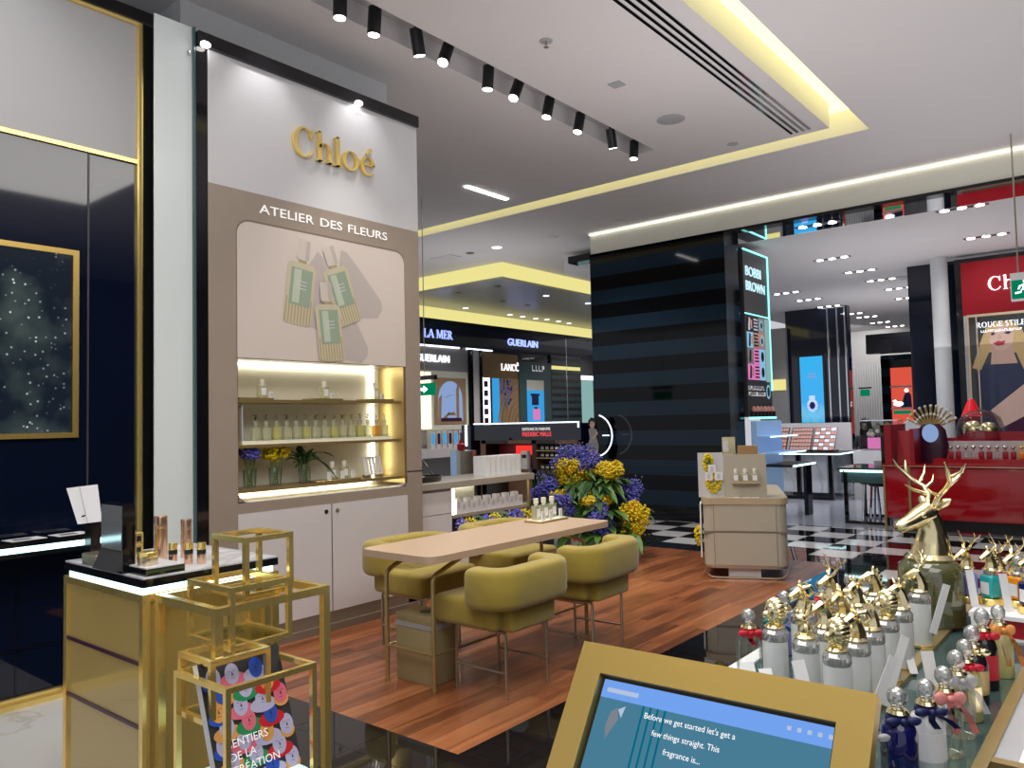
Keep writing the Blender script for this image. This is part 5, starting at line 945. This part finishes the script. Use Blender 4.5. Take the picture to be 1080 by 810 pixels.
for x in (-1,1):
    b.ball((x*.021,.03,.283),(.007,.01,.008)); b.tube([(x*.02,-.012,.3),(x*.042,-.022,.318),(x*.055,-.026,.326)],[.007,.011,.002],8)
    b.tube([(x*.012,-.012,.305),(x*.016,-.022,.33),(x*.04,-.026,.352),(x*.07,-.012,.372),(x*.09,.012,.405),(x*.094,.022,.425)],[.008,.0068,.0062,.0056,.0045,.0015],10)
    b.tube([(x*.018,-.022,.332),(x*.03,.014,.345),(x*.036,.034,.36)],[.005,.0042,.0012],8); b.tube([(x*.052,-.022,.36),(x*.062,-.048,.385),(x*.066,-.056,.41)],[.005,.0045,.0012],8); b.tube([(x*.078,-.006,.385),(x*.1,-.022,.4),(x*.108,-.028,.42)],[.0045,.004,.0012],8); b.tube([(x*.034,-.026,.348),(x*.034,-.05,.365),(x*.036,-.056,.385)],[.005,.004,.0012],8)
mk('stopper',b,'goldl',t)
# --- stepped riser with red band and gold discs
t=thing('red_riser','white topped riser with dark red front band at the table end','riser',(2.24,-.1,ZD-.006)); mk('core',MB().box(.004,0,0,.5,.47,.052),'redd',t); mk('top',MB().box(-.006,-.01,.05,.51,.48,.06,0).box(.0,0,0,.01,.47,.006,0),'cardw',t)
b=MB(); b.M=MX(2.24-2.24+.0035,.40,.02); dashes(b,.05,0,.14,.012,0,0); mk('lettering',b,'txtw',t)
ZR=ZD-.006+.0605
RS=[(2.35,.40,'lavender blue','lav','stag'),(2.35,.345,'turquoise','tealj','horse'),(2.36,.285,'amber orange','orangej',None),(2.30,.255,'navy blue','cobalt','ram')]
for x,y,nm,bm,hd in RS:
    tag(at(mk('gold_disc_riser',MB().lathe([(.027,0),(.029,.002),(.029,.016),(.027,.018)],n=28),'gold'),(x,y,ZR)),f'round gold disc riser under the {nm} bottle','riser','gold disc risers')
    t=thing('coloured_bottle',f'{nm} perfume bottle on a round gold disc','perfume bottle',(x,y,ZR+.0185),LT,'bottles on gold discs'); mk('body',MB().rbox(-.02,-.02,.0,.02,.02,.058,.007,3),bm,t); mk('shoulder',MB().lathe([(.016,.058),(.016,.066),(.012,.07)],n=16),'crystal',t)
    b=MB(); b.M=Matrix.Translation((0,0,.068))
    if hd: head(b,hd,0,.85)
    else: b.lathe([(.01,0),(.01,.018)],n=12).ball((0,0,.03),.013,10,7)
    mk('stopper',b,'goldl' if hd else 'crystal',t); mk('crest_label',MB().box(-.012,.0202,.01,.012,.021,.04),'cardw',t)
for x,y,l in ((2.5,.35,'stag head bottle behind the giant deer bottle'),(2.48,.31,'pink bottle at the back of the red riser')):
    t=thing('small_crystal_bottle','small '+l,'perfume bottle',(x,y,ZR),LT,'small bottles at the back of the red riser'); mk('body',MB().rbox(-.02,-.02,0,.02,.02,.06,.008,3),'crystal' if y>.4 else 'pinkj',t); b=MB(); b.M=Matrix.Translation((0,0,.06)); head(b,'stag',0,.9); mk('stopper',b,'goldl',t)
for x,y,l in ((2.30,.375,'between lavender and turquoise bottles'),(2.29,.30,'beside the navy bottle')): strip('tall white scent blotter on the red riser, '+l,(x,y,ZR),(x+.01,y+.012,ZR+.09),.02)
# ================================================================ SCREEN KIOSK
t=thing('screen_kiosk','gold framed touch screen kiosk tilted up in the foreground','kiosk',(.955,.454,0))
TA=R(56); Mk=Matrix(((0,-cos(TA),-sin(TA),0),(-1,0,0,0),(0,-sin(TA)*-1*-1*-1 if 0 else 0,0,0),(0,0,0,1)))
ex=Vector((0.026,-1,0)).normalized(); ey=Vector((cos(TA),.0,sin(TA))); en=ex.cross(ey).normalized()
O=Vector((0,.203,1.18))   # top left corner, local to kiosk
Mk=Matrix((( ex.x,ey.x,en.x,O.x),(ex.y,ey.y,en.y,O.y),(ex.z,ey.z,en.z,O.z),(0,0,0,1)))   # x right, y up the panel, z outwards; origin top left
WK,HK,BZ=.397,.31,.04
b=MB(); b.M=Mk
for q in ((0,-BZ,WK,0),(0,-HK,BZ,-BZ),(WK-BZ,-HK,WK,-BZ),(0,-HK-.0,WK,-HK+BZ)): b.box(q[0],q[1],-.022,q[2],q[3],0)
mk('frame',b,'goldb',t); b=MB(); b.M=Mk; b.box(BZ,-HK+BZ,-.02,WK-BZ,-BZ,-.012); mk('bezel',b,'blackm',t)
b=MB(); b.M=Mk; z=-.0115; b.rect(BZ+.004,-HK+BZ,WK-BZ-.004,-BZ-.004,z,0); b.rect(BZ+.004,-BZ-.028,WK-BZ-.004,-BZ-.004,z+.0004,1)
for k in range(4): b.rect(.11+.0105*k,-HK+BZ,.113+.0105*k,-BZ-.028,z+.0003,2)
def para(x,y,s):
    for i,l in enumerate(("Before we get started let's get a",'few things straight. This','fragrance is...')): b.text(l,x,y-.019*i,s,z+.0006,0,3,'C',.92)
para(.178,-.083,.0077)
for k in range(7): b.rect(.3+.012*k,-BZ-.018,.305+.012*k,-BZ-.013,z+.0006,4)
b.rect(BZ+.012,-BZ-.02,.1,-BZ-.014,z+.0006,4)
for P,m in (([(.066,-.085),(.074,-.078),(.08,-.092),(.074,-.105),(.068,-.12),(.063,-.105)],5),([(.076,-.08),(.086,-.074),(.083,-.09)],4),([(.13,-.19),(.15,-.175),(.153,-.2),(.14,-.21)],6),([(.115,-.2),(.13,-.19),(.128,-.205)],4)): b.pg(P,z+.0008,m)
mk('display',b,['scr_blue','scr_top','scr_line','txtw','scr_lite','scr_grey','redr'],t)
mk('pedestal',MB().rbox(-.16,-.1,.9,-.06,.1,1.0,.01,2).box(-.13,-.05,.02,-.08,.05,.95).box(-.25,-.15,0,.05,.15,.02),'goldb',t)
# ================================================================ CAMERA, LIGHT
YAW,PT,RO=.68642,.0491986,-.0225802
f=Vector((cos(YAW)*cos(PT),sin(YAW)*cos(PT),sin(PT))); rt=Vector((sin(YAW),-cos(YAW),0)); up=rt.cross(f)
r2=rt*cos(RO)+up*sin(RO); u2=-rt*sin(RO)+up*cos(RO)
cd=bpy.data.cameras.new('camera'); cam=bpy.data.objects.new('camera',cd); COL.objects.link(cam); cd.sensor_width=36; cd.lens=36*823.66/1080; cd.clip_start=.05; cd.clip_end=100
cam.matrix_world=Matrix(((r2.x,u2.x,-f.x,0),(r2.y,u2.y,-f.y,0),(r2.z,u2.z,-f.z,1.5),(0,0,0,1))); sc.camera=cam
wd=bpy.data.worlds.new('world'); wd.use_nodes=True; sc.world=wd; wd.node_tree.nodes['Background'].inputs[0].default_value=(.66,.67,.72,1); wd.node_tree.nodes['Background'].inputs[1].default_value=.85
def lamp(kind,loc,en_,col=(1,.96,.9),size=.1,rot=None,tgt=None,spot=70,blend=.6,sy=None):
    l=bpy.data.lights.new('lamp',kind); o=bpy.data.objects.new('lamp',l); COL.objects.link(o); o.location=loc; l.energy=en_; l.color=col
    if kind=='AREA':
        l.size=size
        if sy: l.shape='RECTANGLE'; l.size_y=sy
    else: l.shadow_soft_size=size
    if kind=='SPOT': l.spot_size=R(spot); l.spot_blend=blend
    if tgt is not None: o.rotation_euler=(Vector(tgt)-Vector(loc)).to_track_quat('-Z','Y').to_euler()
    elif rot: o.rotation_euler=rot
    return o
for x,ty,e in ((3.76,4.3,120),(4.54,3.9,120),(5.46,3.6,130),(6.45,3.6,80),(7.5,3.6,70)): lamp('SPOT',(x,4.31,4.32),e*1.1,(1,.95,.86),.06,tgt=(x+.1,ty-1.0,0),spot=85)
for x in (3.05,3.9): lamp('SPOT',(x,4.5,4.3),13,(1,.98,.97),.04,tgt=(x+.05,4.75,3.55),spot=78,blend=.9)
lamp('SPOT',(1.3,4.1,4.45),14,(1,.98,.95),.05,tgt=(1.3,4.9,3.4),spot=90,blend=.8)
# large soft fill lamps added behind and above the camera, outside the picture
lamp('AREA',(1.0,1.2,4.4),70,(1,.97,.93),2.2); lamp('AREA',(3.2,.4,4.4),70,(1,.96,.9),2.0); lamp('AREA',(-1,-1.5,4.3),60,(1,.97,.95),3)
lamp('AREA',(1.2,2.6,4.4),50,(1,.95,.88),1.6)
for x,y,e in ((10.95,3.46,110),(13.5,4.05,150),(13.0,1.8,60),(16.4,4,170),(19.4,4.2,170),(17.9,5.9,150)): lamp('SPOT',(x,y,4.08),e,(.92,.95,1),.08,tgt=(x,y,0),spot=120)
for x,y,e in ((10,8.5,130),(13,10.5,200),(16,10.5,200),(9.2,6.2,90)): lamp('SPOT',(x,y,4.15),e,(1,.95,.88),.1,tgt=(x,y,0),spot=130)
UPL=((2.5,-1,2.5,42,4),(5.5,1.0,2.6,32,4),(9,.8,2.6,24,3.5),(5.5,3.2,3.0,10,2.5),(13.5,2.5,2.6,34,4),(19,3.8,2.8,34,4),(1.0,3.2,3.0,12,2),(10,9,3.0,14,2.5))  # upward fill lamps added in mid-air to brighten the ceilings
for x,y,z,e,q in UPL: lamp('AREA',(x,y,z),e,(1,.97,.97),q,rot=(PI,0,0))
lamp('SPOT',(13.2,5.2,4.0),260,(.95,.97,1),.1,tgt=(14.9,5.2,.6),spot=70)  # extra spot added to brighten the marble counter front
lamp('SPOT',(23.5,6.8,4.0),330,(1,.98,.95),.1,tgt=(26,6.9,2.2),spot=100)  # extra spot added to lift the far ribbed wall
lamp('SPOT',(7.4,4.2,4.4),110,(1,.95,.88),.08,tgt=(7.4,4.4,0),spot=70)
lamp('SPOT',(13.2,2.0,4.05),50,(1,.98,.95),.08,tgt=(14.8,1.6,2.6),spot=100)
sc.view_settings.view_transform='Standard'; sc.view_settings.look='None'; sc.view_settings.exposure=0
